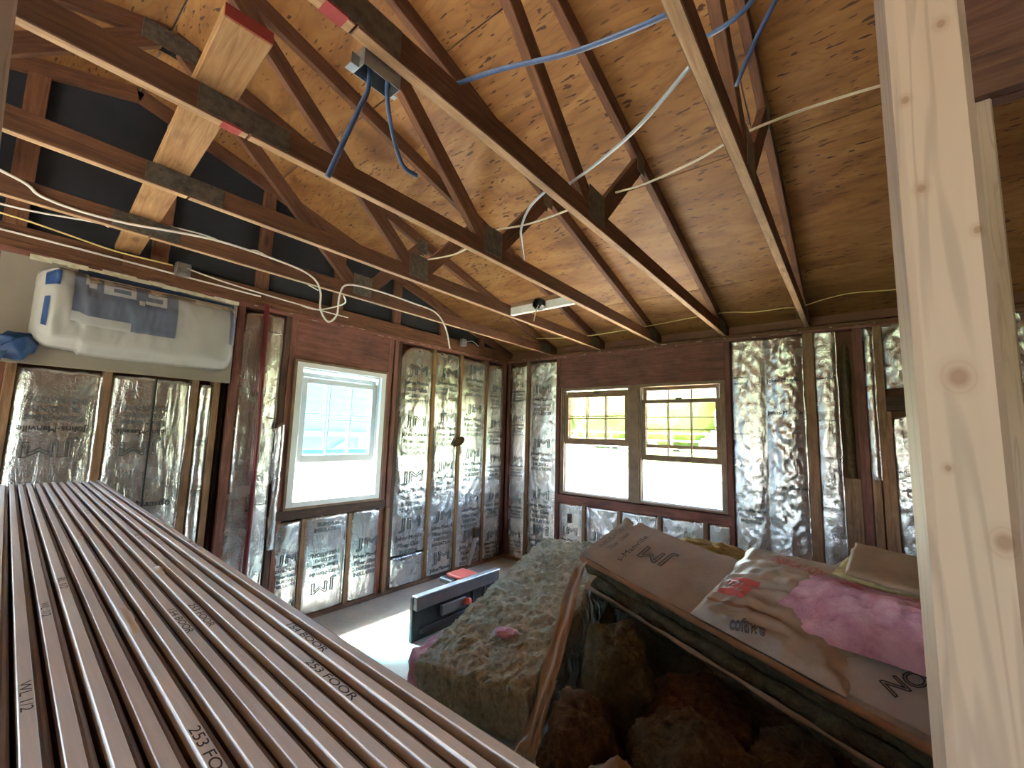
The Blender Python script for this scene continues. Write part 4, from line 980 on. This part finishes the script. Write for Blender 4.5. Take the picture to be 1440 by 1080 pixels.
# small fittings on the foil
ob = empty('outlet_box', (.95, -.02, .60)); joined('box_shell', [((.935, -.03, .555), (.985, -.005, .655))], 'bronze', ob, b=.004); joined('slot', [((.948, -.033, .58), (.972, -.029, .63))], 'black_plastic', ob)
tag(ob, 'small bronze outlet box on the foil under the paired windows', 'electrical box')
oj = empty('outlet_box', (.02, -.50, .42)); joined('box_shell', [((.012, -.545, .33), (.05, -.475, .44))], 'bronze', oj, b=.004); joined('cover', [((.05, -.535, .345), (.054, -.485, .425))], 'dark_steel', oj)
tag(oj, 'small brown outlet box low on the foil near the room corner', 'electrical box')
dr = tube('plastic_sleeve', [(.05, -.56, .33), (.07, -.60, .26), (.08, -.645, .16), (.07, -.68, .07)], .028, 'plastic_milky', None, 10, .55)
tag(dr, 'crumpled clear plastic sleeve leaning on the foil below the brown outlet box', 'plastic sleeve')

# ------------------------------------------------------------------ outdoors
GZ = -.62
lawn = mobj('ground', [(-80, -60, GZ), (80, -60, GZ), (80, 90, GZ), (-80, 90, GZ)], [(0, 1, 2, 3)], 'lawn'); struct(lawn)
box('drive', (-60, 11.5, GZ), (-4.2, 24, GZ + .02), 'pale_paving')['kind'] = 'structure'
box('drive', (-4.2, 20, GZ), (30, 24, GZ + .02), 'pale_paving')['kind'] = 'structure'
box('path', (-9, 2.0, GZ), (-4.0, 11.4, GZ + .025), 'pale_paving')['kind'] = 'structure'
box('bounce_paving', (-2.5, .6, GZ), (5.5, 9.0, GZ + .03), 'pale_paving')['kind'] = 'structure'  # unseen paving, added to bounce daylight in through the paired windows
box('footpath', (-3.6, -9, GZ), (-1.2, 3, GZ + .022), 'pale_paving')['kind'] = 'structure'
box('terrace', (-2, -16, GZ), (10, -8.2, GZ + .05), 'pale_paving')['kind'] = 'structure'
nh = empty('neighbour_house', (-6, 2, GZ))
box('wall', (-9, -8, GZ), (-5.03, 7, 4.2), 'siding_white', nh)
for i in range(30):
    z = GZ + .02 + i * .155
    mobj('siding_board', [(-5.03, -8, z), (-5.03, 7, z), (-5.005, 7, z), (-5.005, -8, z), (-5.03, -8, z + .165), (-5.03, 7, z + .165), (-5.022, 7, z + .165), (-5.022, -8, z + .165)],
         [(0, 3, 2, 1), (3, 7, 6, 2), (4, 5, 6, 7), (0, 4, 7, 3), (1, 2, 6, 5), (0, 1, 5, 4)], 'siding_blue', nh)
box('gutter', (-5.03, -8, 1.36), (-4.90, 7, 1.46), 'exterior_trim', nh)
beam('rake_board', (-4.95, -.35, .55), (-4.95, .75, 1.25), .05, .10, 'exterior_trim', nh); beam('rake_board', (-4.95, -.1, .0), (-4.95, .9, .62), .05, .08, 'exterior_trim', nh)
box('corner_board', (-5.02, 1.02, GZ), (-4.97, 1.16, 1.36), 'exterior_trim', nh)
mobj('roof', [(-4.6, -8.4, 4.15), (-4.6, 7.4, 4.15), (-7, 7.4, 5.6), (-7, -8.4, 5.6), (-9.4, -8.4, 4.15), (-9.4, 7.4, 4.15)], [(0, 1, 2, 3), (3, 2, 5, 4), (0, 4, 5, 1), (0, 3, 4), (1, 5, 2)], 'shingle', nh)
tag(nh, 'neighbouring house with pale blue lap siding outside the white window', 'house')
struct(box('ground_bank', (-70, 24.3, GZ), (60, 60, .45), 'lawn', None))
fn = empty('garden_fence', (-8, 25, .45))
for i in range(17): box('post', (-26 + i * 2.2, 25, .45), (-25.88 + i * 2.2, 25.12, 2.0), 'fence_wood', fn)
for z in (.35, .85, 1.35): box('rail', (-26, 24.96, .45 + z), (9.3, 25.0, .45 + z + .12), 'fence_wood', fn)
tag(fn, 'pale rail fence across the yard outside the paired windows', 'fence')
for i, (x, y, r, h, lab) in enumerate(((-22, 34, 3.2, 3.4, 'broad tree outside, seen at the left edge of the paired windows'), (-15.3, 34, 3.1, 3.1, 'round green tree behind the fence in the left sash'),
                                       (-8.7, 34, 3.2, 3.5, 'tall green tree behind the fence at the window mullion'), (-2, 34, 3.1, 3.2, 'round green tree behind the fence in the right sash'), (4.7, 34, 3.2, 3.4, 'large green tree outside at the right end of the fence'))):
    t = empty('tree', (x, y, .45)); cyl('trunk', (x, y, .45), (x, y, h), .28, 'bark', t, 10)
    lump('crown', (x, y, h + .6), (r, r * .9, r * 1.05), 'leaf', t, 0, 0, .45, 1.1, 1., i * 5.5, 44, 28)
    tag(t, lab, 'tree', 'trees behind the yard fence')
